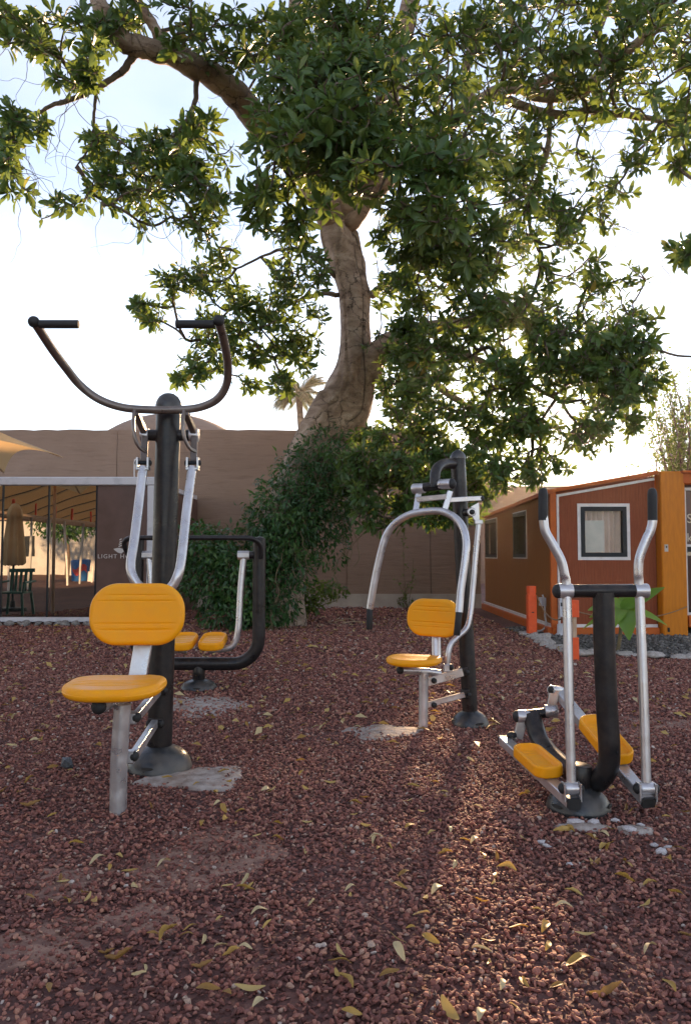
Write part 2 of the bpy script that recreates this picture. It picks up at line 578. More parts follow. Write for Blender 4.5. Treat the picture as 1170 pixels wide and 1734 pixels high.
def wall_mat():
    m, nt, out = nt_new('mud_plaster_wall')
    L = nt.links.new
    b = N(nt, 'ShaderNodeBsdfPrincipled', Roughness=.92)
    tc = N(nt, 'ShaderNodeTexCoord')
    a = N(nt, 'ShaderNodeTexNoise', Scale=.7, Detail=7.0, Roughness=.65)
    L(tc.outputs['Object'], a.inputs['Vector'])
    r = ramp(nt, a.outputs[0], [(.3, (.235, .155, .110)), (.55, (.275, .184, .132)), (.75, (.315, .216, .158))])
    mp = N(nt, 'ShaderNodeMapping')
    mp.inputs['Scale'].default_value = (1.1, 1.1, 8.5)
    L(tc.outputs['Object'], mp.inputs[0])
    h = N(nt, 'ShaderNodeTexNoise', Scale=1.5, Detail=6.0, Roughness=.6, Distortion=.4)
    L(mp.outputs[0], h.inputs['Vector'])
    rh = ramp(nt, h.outputs[0], [(.30, (.84, .82, .81)), (.45, (1, 1, 1)), (.75, (1.05, 1.05, 1.04))])
    mx = N(nt, 'ShaderNodeMix', data_type='RGBA', blend_type='MULTIPLY')
    mx.inputs[0].default_value = 1
    L(r.outputs[0], mx.inputs[6])
    L(rh.outputs[0], mx.inputs[7])
    L(mx.outputs[2], b.inputs['Base Color'])
    bp = N(nt, 'ShaderNodeBump', Strength=.5, Distance=.03)
    L(h.outputs[0], bp.inputs['Height'])
    L(bp.outputs[0], b.inputs['Normal'])
    L(b.outputs[0], out.inputs[0])
    return m


M_WALL = wall_mat()
M_PLINTH = basic('grey_plinth_render', (.36, .30, .25), (.45, .385, .32), rough=.95, nscale=3, bump=.3, bscale=30)


def glass_mat(name, tint, refl, dark):
    m, nt, out = nt_new(name)
    L = nt.links.new
    g = N(nt, 'ShaderNodeBsdfGlossy', Roughness=.004)
    g.inputs['Color'].default_value = (*tint, 1)
    tc = N(nt, 'ShaderNodeTexCoord')
    nz = N(nt, 'ShaderNodeTexNoise', Scale=1.3, Detail=1.0)
    L(tc.outputs['Object'], nz.inputs['Vector'])
    bp = N(nt, 'ShaderNodeBump', Strength=.006, Distance=.05)
    L(nz.outputs[0], bp.inputs['Height'])
    L(bp.outputs[0], g.inputs['Normal'])
    d = N(nt, 'ShaderNodeBsdfDiffuse')
    d.inputs['Color'].default_value = (*dark, 1)
    s = N(nt, 'ShaderNodeMixShader')
    s.inputs[0].default_value = refl
    L(d.outputs[0], s.inputs[1])
    L(g.outputs[0], s.inputs[2])
    L(s.outputs[0], out.inputs[0])
    return m


M_MIRROR = glass_mat('reflective_shop_glass', (.80, .74, .64), .52, (.02, .02, .018))


def clear_glass(name):
    m, nt, out = nt_new(name)
    L = nt.links.new
    g = N(nt, 'ShaderNodeBsdfGlossy', Roughness=.01)
    t = N(nt, 'ShaderNodeBsdfTransparent')
    t.inputs['Color'].default_value = (.85, .86, .85, 1)
    s = N(nt, 'ShaderNodeMixShader')
    s.inputs[0].default_value = .035
    L(t.outputs[0], s.inputs[1])
    L(g.outputs[0], s.inputs[2])
    L(s.outputs[0], out.inputs[0])
    return m


M_GLASS = clear_glass('window_glass')


def canvas_mat(name, c):
    m, nt, out = nt_new(name)
    L = nt.links.new
    d = N(nt, 'ShaderNodeBsdfDiffuse')
    d.inputs['Color'].default_value = (*c, 1)
    t = N(nt, 'ShaderNodeBsdfTranslucent')
    t.inputs['Color'].default_value = (c[0], c[1] * .9, c[2] * .75, 1)
    s = N(nt, 'ShaderNodeMixShader')
    s.inputs[0].default_value = .42
    L(d.outputs[0], s.inputs[1])
    L(t.outputs[0], s.inputs[2])
    tc = N(nt, 'ShaderNodeTexCoord')
    nz = N(nt, 'ShaderNodeTexNoise', Scale=6.0, Detail=4.0)
    L(tc.outputs['Object'], nz.inputs['Vector'])
    bp = N(nt, 'ShaderNodeBump', Strength=.25, Distance=.03)
    L(nz.outputs[0], bp.inputs['Height'])
    L(bp.outputs[0], d.inputs['Normal'])
    L(s.outputs[0], out.inputs[0])
    return m


M_CANVAS = canvas_mat('parasol_canvas', (.70, .52, .30))

# ------------------------------------------------------------------ ground
mb = MB()
mb.add([(-600, -600, 0), (600, -600, 0), (600, 900, 0), (-600, 900, 0)], [(0, 1, 2, 3)])
ground = mb.build('ground', M_GROUND, smooth=False, kind='structure')


def blob_sheet(mb, c, rx, ry, z, seed, n=64, rough=.22, dome=0.0):
    """an irregular flat patch with a thin rim that dips below the surface under it"""
    r = np.random.default_rng(seed)
    a = np.linspace(0, 2 * math.pi, n, endpoint=False)
    rad = np.ones(n)
    for k in range(2, 13):
        rad += rough / k ** .75 * r.uniform(-1, 1) * np.cos(k * a + r.uniform(0, 6.28))
    vs, fs = [(c[0], c[1], z + dome)], []
    rings = [(.2, dome), (.4, dome * .9), (.6, dome * .7), (.78, dome * .5), (.92, dome * .3), (1.0, -.012)]
    for s, dz in rings:
        for k in range(n):
            vs.append((c[0] + rx * rad[k] * s * math.cos(a[k]), c[1] + ry * rad[k] * s * math.sin(a[k]), z + dz + (.004 * math.sin(3 * a[k] + 7 * s + seed) * math.sin(9 * s + 2 * a[k]) if s < 1 else 0)))
    for k in range(n):
        k2 = (k + 1) % n
        fs.append((0, 1 + k, 1 + k2))
        for q in range(len(rings) - 1):
            fs.append((1 + q * n + k, 1 + (q + 1) * n + k, 1 + (q + 1) * n + k2, 1 + q * n + k2))
    mb.add(vs, fs)
    return a, rad


# bare patches, last two painted pale for sunlit ground, and concrete footings: [px, py, rx, ry, gravel left on it]
PATCHES = []
for k, (px, py, rx, ry, keep) in enumerate([(350, 1450, .30, .34, .34), (60, 1600, .20, .20, .45), (120, 1495, .18, .16, .6), (240, 1560, .14, .14, .65), (560, 1058, 1.6, .35, .45), (1090, 1230, .5, .35, .6)]):
    c = G(px, py)
    mb = MB()
    blob_sheet(mb, c, rx * .9, ry * .9, .004, 40 + k, rough=.4)
    p = mb.build('bare_and_sunlit_earth', M_SAND_SUN, None, c, kind='structure')
    PATCHES.append((c[0], c[1], rx, ry, keep))
PADS = []
for k, (px, py, rx, ry, lab) in enumerate([(330, 1318, .30, .20, 'pale concrete footing showing through the gravel under the pull down machine'),
                                           (330, 1195, .42, .40, 'broken concrete footing behind the black post of the pull down machine'),
                                           (985, 1402, .12, .05, 'chipped white concrete edge in front of the step trainer base'),
                                           (1075, 1408, .08, .05, 'small white concrete fragment right of the step trainer base'),
                                           (650, 1240, .30, .16, 'faint concrete footing under the chest press seat leg')]):
    c = G(px, py)
    mb = MB()
    blob_sheet(mb, c, rx, ry, .005, 60 + k, rough=.34, dome=.010, n=90)
    one(mb, 'concrete_footing', M_CONC, c, lab, 'footing')
    PADS.append((c[0], c[1], rx, ry, (.22, .6, .25, .3, .65)[k]))

# ------------------------------------------------------------------ gravel (instanced stones)
proto_col = bpy.data.collections.new('gravel_stones')


def stone_mesh(name, mat, seed, sub=2, el=(1, .75, .55), ang=.25):
    r = np.random.default_rng(seed)
    bm = bmesh.new()
    bmesh.ops.create_icosphere(bm, subdivisions=sub, radius=.5)
    dirs = r.normal(size=(11, 3))
    dirs /= np.linalg.norm(dirs, axis=1)[:, None]
    off = r.uniform(.24, .43, 11)
    ph = r.uniform(0, 6, 3)
    for v in bm.verts:
        p = np.array(v.co)
        for d, o in zip(dirs, off):
            s = p @ d
            if s > o:
                p = p - d * (s - o) * min(1.0, .72 + ang)
        p = p * (1 + .1 * math.sin(5 * p[0] + ph[0]) * math.sin(6 * p[1] + ph[1]))
        p = p * np.array(el)
        v.co = p
    me = bpy.data.meshes.new(name)
    bm.to_mesh(me)
    bm.free()
    me.polygons.foreach_set('use_smooth', [True] * len(me.polygons))
    me.materials.append(mat)
    return me


ELS = [(1, .8, .6), (1, .7, .5), (1, .9, .65), (1.25, .55, .45), (1.5, .5, .32), (1, .85, .5), (1.7, .38, .3), (.9, .8, .75), (1.1, .65, .4), (1, .6, .6)]


def scatter(name, mat, pts, size, label, stones, seed):
    """one mesh of points with a geometry-nodes modifier that puts a stone on each"""
    c = bpy.data.collections.new(name + '_stones')
    for k in range(stones):
        o = bpy.data.objects.new('%s_%02d' % (name, k), stone_mesh('stone', mat, seed + k, 2, ELS[k % len(ELS)], .1 + .03 * k))
        c.objects.link(o)
    r = np.random.default_rng(seed)
    n = len(pts)
    me = bpy.data.meshes.new(name)
    me.vertices.add(n)
    me.vertices.foreach_set('co', np.asarray(pts, np.float32).ravel())
    a = me.attributes.new('scl', 'FLOAT', 'POINT')
    a.data.foreach_set('value', np.asarray(size, np.float32))
    a = me.attributes.new('rot', 'FLOAT_VECTOR', 'POINT')
    rot = np.stack([r.normal(0, .45, n), r.normal(0, .45, n), r.uniform(0, 6.283, n)], 1)
    a.data.foreach_set('vector', rot.astype(np.float32).ravel())
    a = me.attributes.new('pick', 'INT', 'POINT')
    a.data.foreach_set('value', r.integers(0, stones, n).astype(np.int32))
    ob = bpy.data.objects.new(name, me)
    col.objects.link(ob)
    ng = bpy.data.node_groups.new(name + '_nodes', 'GeometryNodeTree')
    ng.interface.new_socket('Geometry', in_out='INPUT', socket_type='NodeSocketGeometry')
    ng.interface.new_socket('Geometry', in_out='OUTPUT', socket_type='NodeSocketGeometry')
    gi, go = ng.nodes.new('NodeGroupInput'), ng.nodes.new('NodeGroupOutput')
    ip = ng.nodes.new('GeometryNodeInstanceOnPoints')
    ci = ng.nodes.new('GeometryNodeCollectionInfo')
    ci.inputs['Collection'].default_value = c
    ci.inputs['Separate Children'].default_value = True
    ci.inputs['Reset Children'].default_value = True
    ip.inputs['Pick Instance'].default_value = True

    def attr(nm, ty):
        x = ng.nodes.new('GeometryNodeInputNamedAttribute')
        x.data_type = ty
        x.inputs['Name'].default_value = nm
        return [s for s in x.outputs if s.enabled and s.name == 'Attribute'][0]
    L = ng.links.new
    L(gi.outputs[0], ip.inputs['Points'])
    L(ci.outputs[0], ip.inputs['Instance'])
    L(attr('pick', 'INT'), ip.inputs['Instance Index'])
    L(attr('rot', 'FLOAT_VECTOR'), ip.inputs['Rotation'])
    L(attr('scl', 'FLOAT'), ip.inputs['Scale'])
    L(ip.outputs[0], go.inputs[0])
    md = ob.modifiers.new('stones', 'NODES')
    md.node_group = ng
    ob['kind'] = 'stuff'
    ob['label'] = label
    return ob


def frustum_pts(n_per_m2, y0, y1, r):
    """points over the ground that the camera and its neighbours see"""
    xm = .52 * y1 + .9
    n = int(n_per_m2 * (y1 - y0) * 2 * xm)
    p = np.stack([r.uniform(-xm, xm, n), r.uniform(y0, y1, n)], 1)
    return p[np.abs(p[:, 0]) < .52 * p[:, 1] + .75]


def lown(x, y, s):
    return (np.sin(x * 1.7 * s + 1.3) * np.cos(y * 1.3 * s + .4) + .5 * np.sin(x * 3.9 * s + y * 2.7 * s) + .35 * np.cos(x * 7.3 * s - y * 6.1 * s + 2)) / 1.85


STONE_EDGE = [G(885, 1078)[:2], G(915, 1085)[:2], G(935, 1100)[:2], G(985, 1112)[:2], G(1060, 1112)[:2], G(1180, 1118)[:2], np.array([7.0, 8.0])]


def beyond_edge(p):
    """true where the strip of grey gravel by the container begins"""
    e = np.array(STONE_EDGE)
    ye = np.interp(p[:, 0], e[:, 0], e[:, 1], left=99, right=8.0)
    return (p[:, 1] > ye) & (p[:, 0] > e[0, 0])


g_pts, g_size = [], []
gr = np.random.default_rng(11)
for dens, y0, y1, s0, s1 in [(5900, 1.5, 3.2, .0095, .032), (5400, 3.2, 5.5, .010, .033), (2800, 5.5, 8.5, .017, .042), (1150, 8.5, 12.6, .027, .055), (480, 12.6, 16.4, .04, .075)]:
    p = frustum_pts(dens, y0, y1, gr)
    keep = np.ones(len(p))
    for cx, cy, rx, ry, k in PATCHES + PADS:
        q = ((p[:, 0] - cx) / rx) ** 2 + ((p[:, 1] - cy) / ry) ** 2
        q = q + .35 * lown(p[:, 0] * 9, p[:, 1] * 9, 1.0)
        keep = np.where(q < 1, np.minimum(keep, k + (1 - k) * np.clip(q, 0, 1) ** 2), keep)
    keep *= np.clip(.95 + .3 * lown(p[:, 0], p[:, 1], 1.3), .6, 1)
    keep[beyond_edge(p)] = 0
    p = p[gr.uniform(size=len(p)) < keep]
    s = s0 + (s1 - s0) * gr.beta(1.6, 2.6, len(p))
    z = s * gr.uniform(.05, .48, len(p)) + .006 * lown(p[:, 0], p[:, 1], 2.4)
    g_pts.append(np.column_stack([p, z]))
    g_size.append(s)
g_pts, g_size = np.concatenate(g_pts), np.concatenate(g_size)
# fine grit over the bare patches
for cx, cy, rx, ry, k in PATCHES[:4] + PADS[:1]:
    n_ = int(rx * ry * 9000)
    t_, q_ = gr.uniform(0, 6.283, n_), np.sqrt(gr.uniform(0, 1.3, n_))
    g_pts = np.vstack([g_pts, np.column_stack([cx + rx * q_ * np.cos(t_), cy + ry * q_ * np.sin(t_), gr.uniform(.004, .009, n_)])])
    g_size = np.concatenate([g_size, gr.uniform(.005, .012, n_)])
gravel = scatter('red_gravel', M_GRAVEL, g_pts, g_size, 'dark red lava gravel covering the whole ground', 10, 100)
p = np.column_stack([gr.uniform(1.8, 6.6, 26000), gr.uniform(7.8, 12.0, 26000)])
p = p[beyond_edge(p)]
s = gr.uniform(.03, .07, len(p))
grey = scatter('grey_gravel', M_GREYGRAVEL, np.column_stack([p, s * gr.uniform(.0, .4, len(p))]), s, 'coarse grey gravel strip along the red container house', 8, 300)

# ------------------------------------------------------------------ boundary wall behind
WY = 16.4
ztop = W(400, 728, WY)[2]
xr = W(728, 800, WY)[0]
wall = thing('boundary_wall', (-6, WY, 0), 'tall brown mud plastered wall behind the tree', 'wall')
segs = [-16.0, -9.5, -4.9, W(587, 900, WY)[0], xr]
for a, b in zip(segs[:-1], segs[1:]):
    mb = MB()
    nx, nz = max(6, int((b - a) * 4)), 22
    vs, fs = [], []
    for i in range(nx + 1):
        for j in range(nz + 1):
            x = a + .006 + (b - a - .012) * i / nx
            z = .30 + (ztop - .30) * j / nz
            y = WY + .016 * math.sin(x * 3.1 + z * 2) * math.sin(z * 4.3 + x) + random.uniform(-.004, .004)
            vs.append((x, y, z + (random.uniform(-.012, .012) if j == nz else 0)))
    for i in range(nx):
        for j in range(nz):
            q = i * (nz + 1) + j
            fs.append((q, q + nz + 1, q + nz + 2, q + 1))
    mb.add(vs, fs)
    mb.build('wall_panel', M_WALL, wall, sharp=None)
mb = MB()
mb.box((-16, WY + .035, .3), (xr - .008, WY + .34, ztop - .02))
mb.build('wall_core', M_WALL, wall, smooth=False)
mb = MB()
mb.box((-16, WY - .03, 0), (xr + .01, WY + .33, .30))
mb.build('plinth', M_PLINTH, wall, smooth=False)
mb = MB()
mb.box((-16, WY - .16, 0), (xr + .1, WY - .034, .03))
mb.build('kerb_edge', M_STONE_W, wall, smooth=False)

mb = MB()
xs1, zs1 = 2.88, W(780, 812, WY)[2]
nx, nz = 10, 16
vs, fs = [], []
for i in range(nx + 1):
    for j in range(nz + 1):
        x_, z_ = xr + .006 + (xs1 - xr - .006) * i / nx, .30 + (zs1 - .30) * j / nz
        vs.append((x_, WY + .014 * math.sin(x_ * 3.1 + z_ * 2) * math.sin(z_ * 4.3 + x_), z_))
for i in range(nx):
    for j in range(nz):
        q = i * (nz + 1) + j
        fs.append((q, q + nz + 1, q + nz + 2, q + 1))
mb.add(vs, fs)
mb.build('wall_panel', M_WALL, wall, sharp=None)
mb = MB()
mb.box((xr + .012, WY + .035, .3), (xs1, WY + .34, zs1 - .02))
mb.build('wall_core', M_WALL, wall, smooth=False)
mb = MB()
mb.box((xr + .012, WY - .03, 0), (xs1, WY + .33, .297))
mb.build('plinth', M_PLINTH, wall, smooth=False)
low = thing('low_wall', (6, 30, 0), 'lower tan wall seen between the leaves and the container roof', 'wall')
for px0, px1, py, Y in [(690, 850, 790, 30.0), (840, 1030, 823, 31.0)]:
    a, b = W(px0, py, Y), W(px1, py, Y)
    mb = MB()
    mb.box((a[0], Y, 0), (b[0], Y + .3, a[2]))
    mb.build('wall_panel', M_WALL, low, smooth=False)

dome = thing('dome_roof', (W(292, 720, 24)[0], 24, 0), 'low brown dome rising behind the mud wall', 'dome')
c = W(292, 703, 24)
R = 3.4
prof = [(R * math.sin(t), c[2] - R + R * math.cos(t)) for t in np.linspace(1.35, .02, 24)]
MB().lathe((c[0], 24, 0), prof, 64).build('shell', M_WALL, dome)
MB().lathe((c[0], 24, 0), [(3.5, 0), (3.5, prof[0][1] - .1), (3.35, prof[0][1])], 48).build('drum', M_WALL, dome)

# ------------------------------------------------------------------ glass fronted kiosk on the left
KY = 12.55
shop = thing('glass_kiosk', (-5.5, KY, 0), 'kiosk with reflective glass front and brown sign panel beside the wall', 'kiosk')


def kx(px):
    return W(px, 930, KY)[0]


zt0, zt1 = W(100, 822, KY)[2], W(100, 808, KY)[2]
zb0, zb1 = .05, W(100, 1045, KY)[2]
mb = MB()
mb.bar((-9.5, KY, (zt0 + zt1) / 2), (kx(262), KY, (zt0 + zt1) / 2), .12, zt1 - zt0)
mb.build('top_beam', M_BEAM, shop)
mb = MB()
mb.bar((-9.5, KY - .01, (zb0 + zb1) / 2), (kx(250), KY - .01, (zb0 + zb1) / 2), .13, zb1 - zb0)
mb.build('bottom_rail', M_BEAM, shop)
mb = MB()
mb.bar((kx(256), KY + .003, 0), (kx(256), KY + .003, zt0 - .003), .115, .115, up=(0, 1, 0))
mb.build('corner_post', M_BEAM, shop)
edges = [-9.4, kx(-160), kx(-76), kx(4), kx(82), kx(163)]
for a, b in zip(edges[:-1], edges[1:]):
    mb = MB()
    nx, nz = 6, 8
    vs, fs = [], []
    for i in range(nx + 1):
        for j in range(nz + 1):
            vs.append((a + .012 + (b - a - .024) * i / nx, KY + .01 + .0004 * math.sin(i * 1.1 + a * 5) * math.sin(j * .8), zb1 + .004 + (zt0 - zb1 - .008) * j / nz))
    for i in range(nx):
        for j in range(nz):
            q = i * (nz + 1) + j
            fs.append((q, q + nz + 1, q + nz + 2, q + 1))
    mb.add(vs, fs)
    mb.build('glass_pane', M_MIRROR, shop, sharp=None)
    mb = MB()
    mb.box((b - .012, KY - .008, zb1 + .002), (b + .012, KY + .03, zt0 - .002))
    mb.build('mullion', M_DARK, shop, smooth=False)
mb = MB()
mb.box((kx(163) + .014, KY - .004, zb1 + .002), (kx(250) - .004, KY + .035, zt0 - .002))
sign = mb.build('sign_panel', M_PANEL, shop, smooth=False)
mb = MB()
mb.box((kx(256) + .02, KY + .07, 0), (kx(256) + .05, WY - .2, zt0))
mb.build('side_wall', M_PANEL, shop, smooth=False)
mb = MB()
mb.box((-9.5, KY + .07, zt0 + .02), (kx(256) + .04, WY - .2, zt1 - .03))
mb.build('roof_slab', M_BEAM, shop, smooth=False)


def text_part(body, x0, x1, zc, Y, mat, parent, name='lettering', size=.1, ext=.003, spacing=1.0):
    cu = bpy.data.curves.new('txt', 'FONT')
    cu.body = body
    cu.size = size
    cu.extrude = ext
    cu.space_character = spacing
    ob = bpy.data.objects.new('txt', cu)
    col.objects.link(ob)
    bpy.context.view_layer.update()
    me = bpy.data.meshes.new_from_object(ob.evaluated_get(bpy.context.evaluated_depsgraph_get()))
    bpy.data.objects.remove(ob)
    v = np.array([p.co for p in me.vertices])
    w = v[:, 0].max() - v[:, 0].min()
    s = (x1 - x0) / w
    h = (v[:, 1].min() + v[:, 1].max()) / 2
    o0 = ORIGIN[parent.name]
    for p in me.vertices:
        x, y, z = p.co
        p.co = (x0 + (x - v[:, 0].min()) * s - o0[0], Y - z - o0[1], zc + (y - h) * s - o0[2])
    me.materials.clear()
    return finish(name, me, mat, parent, o0, smooth=False)


zl = W(200, 942, KY)[2]
text_part('LIGHT', kx(167), kx(199), zl, KY - .008, M_SIGN, sign, size=.09, spacing=1.25)
text_part('HOUSE', kx(205), kx(243), zl, KY - .008, M_SIGN, sign, size=.09, spacing=1.25)
# the emblem: a small wave with a slanted striped tower on it
mb = MB()


def flat_poly(pts, Y=KY - .008, th=.004):
    n = len(pts)
    w3 = [W(x, y, KY) for x, y in pts]
    vs = [(p[0], Y - th / 2, p[2]) for p in w3] + [(p[0], Y + th / 2, p[2]) for p in w3]
    return vs, [tuple(range(n)), tuple(reversed(range(n, 2 * n)))] + [(k, n + k, n + (k + 1) % n, (k + 1) % n) for k in range(n)]


mb.add(*flat_poly([(193, 929.5), (199, 928), (203, 927.5), (207, 929), (214.5, 928.5), (210, 934), (206, 937.5), (200, 935.5), (196, 932.5)]))
mb.build('emblem_wave', M_SIGN, sign, smooth=False)
for k, (x, y, w) in enumerate([(204.5, 924.5, 6.5), (204.5, 921, 5.2), (205, 917.5, 4.2), (205, 913.5, 4.4)]):
    mb = MB()
    mb.add(*flat_poly([(x - w / 2, y + .2), (x + w / 2 - .8, y - 1.9), (x + w / 2, y - .4), (x - w / 2 + .8, y + 1.7)]))
    mb.build('emblem_stripe', M_SIGN, sign, smooth=False)
# rough stone footing course under the kiosk
kr = np.random.default_rng(5)
x = -6.6
course = thing('stone_course', (-5.0, KY - .25, 0), 'rough grey stone course along the foot of the glass kiosk', 'kerb')
SM = [stone_mesh('kerb_stone', M_STONE_D, 700 + k, 2, (1.0, .8, .62), .2) for k in range(6)]
M_KSTONE = basic('grey_kerb_stone', (.16, .15, .14), (.30, .285, .27), rough=.9, nscale=6, bump=.5, bscale=30)
for m_ in SM:
    m_.materials.clear()
    m_.materials.append(M_KSTONE)
while x < kx(270):
    s = kr.uniform(.14, .24)
    o = bpy.data.objects.new('stone', SM[kr.integers(0, 6)])
    o.parent = course
    o.location = (x - ORIGIN[course.name][0], kr.uniform(-.05, .03), .045)
    o.scale = (s, s, s * .9)
    o.rotation_euler = (kr.normal(0, .2), kr.normal(0, .2), kr.uniform(0, 6.28))
    col.objects.link(o)
    x += s * .78
# bent pipe on the kiosk roof
a = W(228, 808, 13.2)
mb = MB()
mb.tube(smooth([(a[0], 13.2, zt1 - .04), W(228, 790, 13.2), W(228.5, 780, 13.2), W(230, 778, 13.2), W(246, 778, 13.2)], 4), .011, 8)
one(mb, 'vent_pipe', M_WHITE, (a[0], 13.2, zt1), 'thin pale bent pipe standing on the kiosk roof', 'pipe')

# ------------------------------------------------------------------ container house on the right
CYF = 10.9
house = thing('container_house', (4, CYF, 0), 'red brown expandable container house with orange corner post', 'house')


def hx(px, py=930, Y=CYF):
    return W(px, py, Y)[0]


x0, x1 = hx(934), hx(1110)
zf = W(935, 1062, CYF)[2]
zw0, zw1 = W(934, 836, CYF)[2], W(1110, 806, CYF)[2]
yb = 16.15
zroofback = zw0


def ribbed(mb, p0, ux, length, zlo, zhi_a, zhi_b, nrm, pitch=.06, depth=.0025):
    """cladding with shallow vertical grooves"""
    p0, ux, nrm = map(lambda q: np.array(q, float), (p0, ux, nrm))
    n = int(length / pitch)
    pts = []
    for i in range(n):
        s = i * pitch
        pts += [(s, 0), (s + pitch * .80, 0), (s + pitch * .84, -depth), (s + pitch * .96, -depth)]
    pts.append((length, 0))
    vs, fs = [], []
    for s, d in pts:
        zh = zhi_a + (zhi_b - zhi_a) * s / length
        b = p0 + ux * s + nrm * d
        vs += [(b[0], b[1], zlo), (b[0], b[1], zh)]
    for i in range(len(pts) - 1):
        fs.append((2 * i, 2 * i + 2, 2 * i + 3, 2 * i + 1))
    return mb.add(vs, fs)


def ribbed_holes(mat, name, p0, ux, length, zlo, za, zb, nrm, holes, pitch=.06):
    """ribbed cladding left open where the windows are; holes as (s0, s1, z0, z1)"""
    mb = MB()
    cuts = sorted(holes)
    s = 0
    zz = lambda q: za + (zb - za) * q / length
    ux3 = np.array(ux, float)
    for (s0, s1, h0, h1) in cuts:
        ribbed(mb, np.array(p0) + ux3 * s, ux, s0 - s, zlo, zz(s), zz(s0), nrm, pitch)
        ribbed(mb, np.array(p0) + ux3 * s0, ux, s1 - s0, zlo, h0, h0, nrm, pitch)
        ribbed(mb, np.array(p0) + ux3 * s0, ux, s1 - s0, h1, zz(s0), zz(s1), nrm, pitch)
        s = s1
    ribbed(mb, np.array(p0) + ux3 * s, ux, length - s, zlo, zz(s), zz(length), nrm, pitch)
    return mb.build(name, mat, house, smooth=False)


# front face of the side wing with its window
wx0, wx1, wz0, wz1 = hx(983), hx(1061), W(1020, 943, CYF)[2], W(1020, 858, CYF)[2]
ribbed_holes(M_CLAD, 'front_wall', (x0, CYF, 0), (1, 0, 0), x1 - x0, zf, zw0, zw1, (0, -1, 0), [(wx0 - x0, wx1 - x0, wz0, wz1)], .045)


def window(parent, o, ux, nrm, w, h, curtain, tw=.045):
    """a framed window in the opening whose lower left corner is o"""
    o, ux, nrm = map(lambda q: np.array(q, float), (o, ux, nrm))
    up = np.array([0, 0, 1.0])

    def strip(d, wid, m, name, out, par):
        mbs = MB()
        cs = [(-d, -d), (w + d, -d), (w + d, h + d), (-d, h + d)]
        ins = [(-d + wid, -d + wid), (w + d - wid, -d + wid), (w + d - wid, h + d - wid), (-d + wid, h + d - wid)]
        vs = []
        for lay in (out[0], out[1]):
            for q in (cs, ins):
                for a_, b_ in q:
                    vs.append(o + ux * a_ + up * b_ + nrm * lay)
        fs = []
        for k in range(4):
            k2 = (k + 1) % 4
            fs += [(8 + k, 8 + k2, 12 + k2, 12 + k), (k, 4 + k, 4 + k2, k2), (k, k2, 8 + k2, 8 + k), (4 + k, 12 + k, 12 + k2, 4 + k2)]
        mbs.add(vs, fs)
        ob = mbs.build(name, m, par, smooth=False)
        bm = bmesh.new()
        bm.from_mesh(ob.data)
        bmesh.ops.recalc_face_normals(bm, faces=bm.faces)
        bm.to_mesh(ob.data)
        bm.free()
        return ob
    win = strip(0, .06, M_DARK, 'window', (-.06, .014), parent)
    strip(tw, tw + .002, M_WHITE, 'frame', (-.01, .010), win)
    mbs = MB()
    a_ = .058
    mbs.add([o + ux * a_ + up * a_ - nrm * .03, o + ux * (w - a_) + up * a_ - nrm * .03, o + ux * (w - a_) + up * (h - a_) - nrm * .03, o + ux * a_ + up * (h - a_) - nrm * .03], [(0, 1, 2, 3)])
    mbs.build('pane', M_GLASS, win, smooth=False)
    mbs = MB()
    n = 60
    vs, fs = [], []
    s1 = w + .05
    for i in range(n + 1):
        s_ = -.05 + (s1 + .05) * i / n
        dd = -.13 - .034 * math.sin(i * .95 + .5 * math.sin(i * .3)) - .012 * math.sin(i * .31)
        for z_ in (-.08, h + .08):
            vs.append(o + ux * s_ + up * z_ + nrm * dd)
    for i in range(n):
        fs.append((2 * i, 2 * i + 2, 2 * i + 3, 2 * i + 1))
    mbs.add(vs, fs)
    if curtain:
        mbs.build('curtain', M_CURTAIN, win)
    else:
        mbs.build('blind', M_VOID, win)
    return win


wf = window(house, (wx0, CYF, wz0), (1, 0, 0), (0, -1, 0), wx1 - wx0, wz1 - wz0, True)
mb = MB()
e = .075
mb.box((wx0 + .06 + .005, CYF + .075, wz0 + .065), (wx0 + .36, CYF + .085, wz0 + .52))
mb.build('notice', basic('pale_paper', (.5, .5, .48), (.6, .58, .55), rough=.8), wf, smooth=False)

# long side wall that recedes
side_len = yb - CYF
holes = []
sw = []
for pa, pb, pt, pbm in [(891, 869, 868, 944), (841, 822, 880, 944)]:
    # where the ray to the window edge meets the wall plane
    ya = x0 / (ray(pa, 900)[0] / ray(pa, 900)[1])
    yb_ = x0 / (ray(pb, 900)[0] / ray(pb, 900)[1])
    ym = (ya + yb_) / 2
    zt_, zb_ = W((pa + pb) / 2, pt, ym)[2], W((pa + pb) / 2, pbm, ym)[2]
    holes.append((ya - CYF, yb_ - CYF, zb_, zt_))
ribbed_holes(M_CLAD_S, 'side_wall', (x0, CYF, 0), (0, 1, 0), side_len, zf, zw0, zw0 - .12, (-1, 0, 0), holes, .06)
for s0, s1, h0, h1 in holes:
    window(house, (x0, CYF + s0, h0), (0, 1, 0), (-1, 0, 0), s1 - s0, h1 - h0, False, .018)
# inside lining so that the windows look into a dim room
mb = MB()
mb.box((x0 + .25, CYF + .30, zf), (hx(1300), yb - .05, zw0 - .1))
mb.build('inner_lining', M_VOID, house, smooth=False)
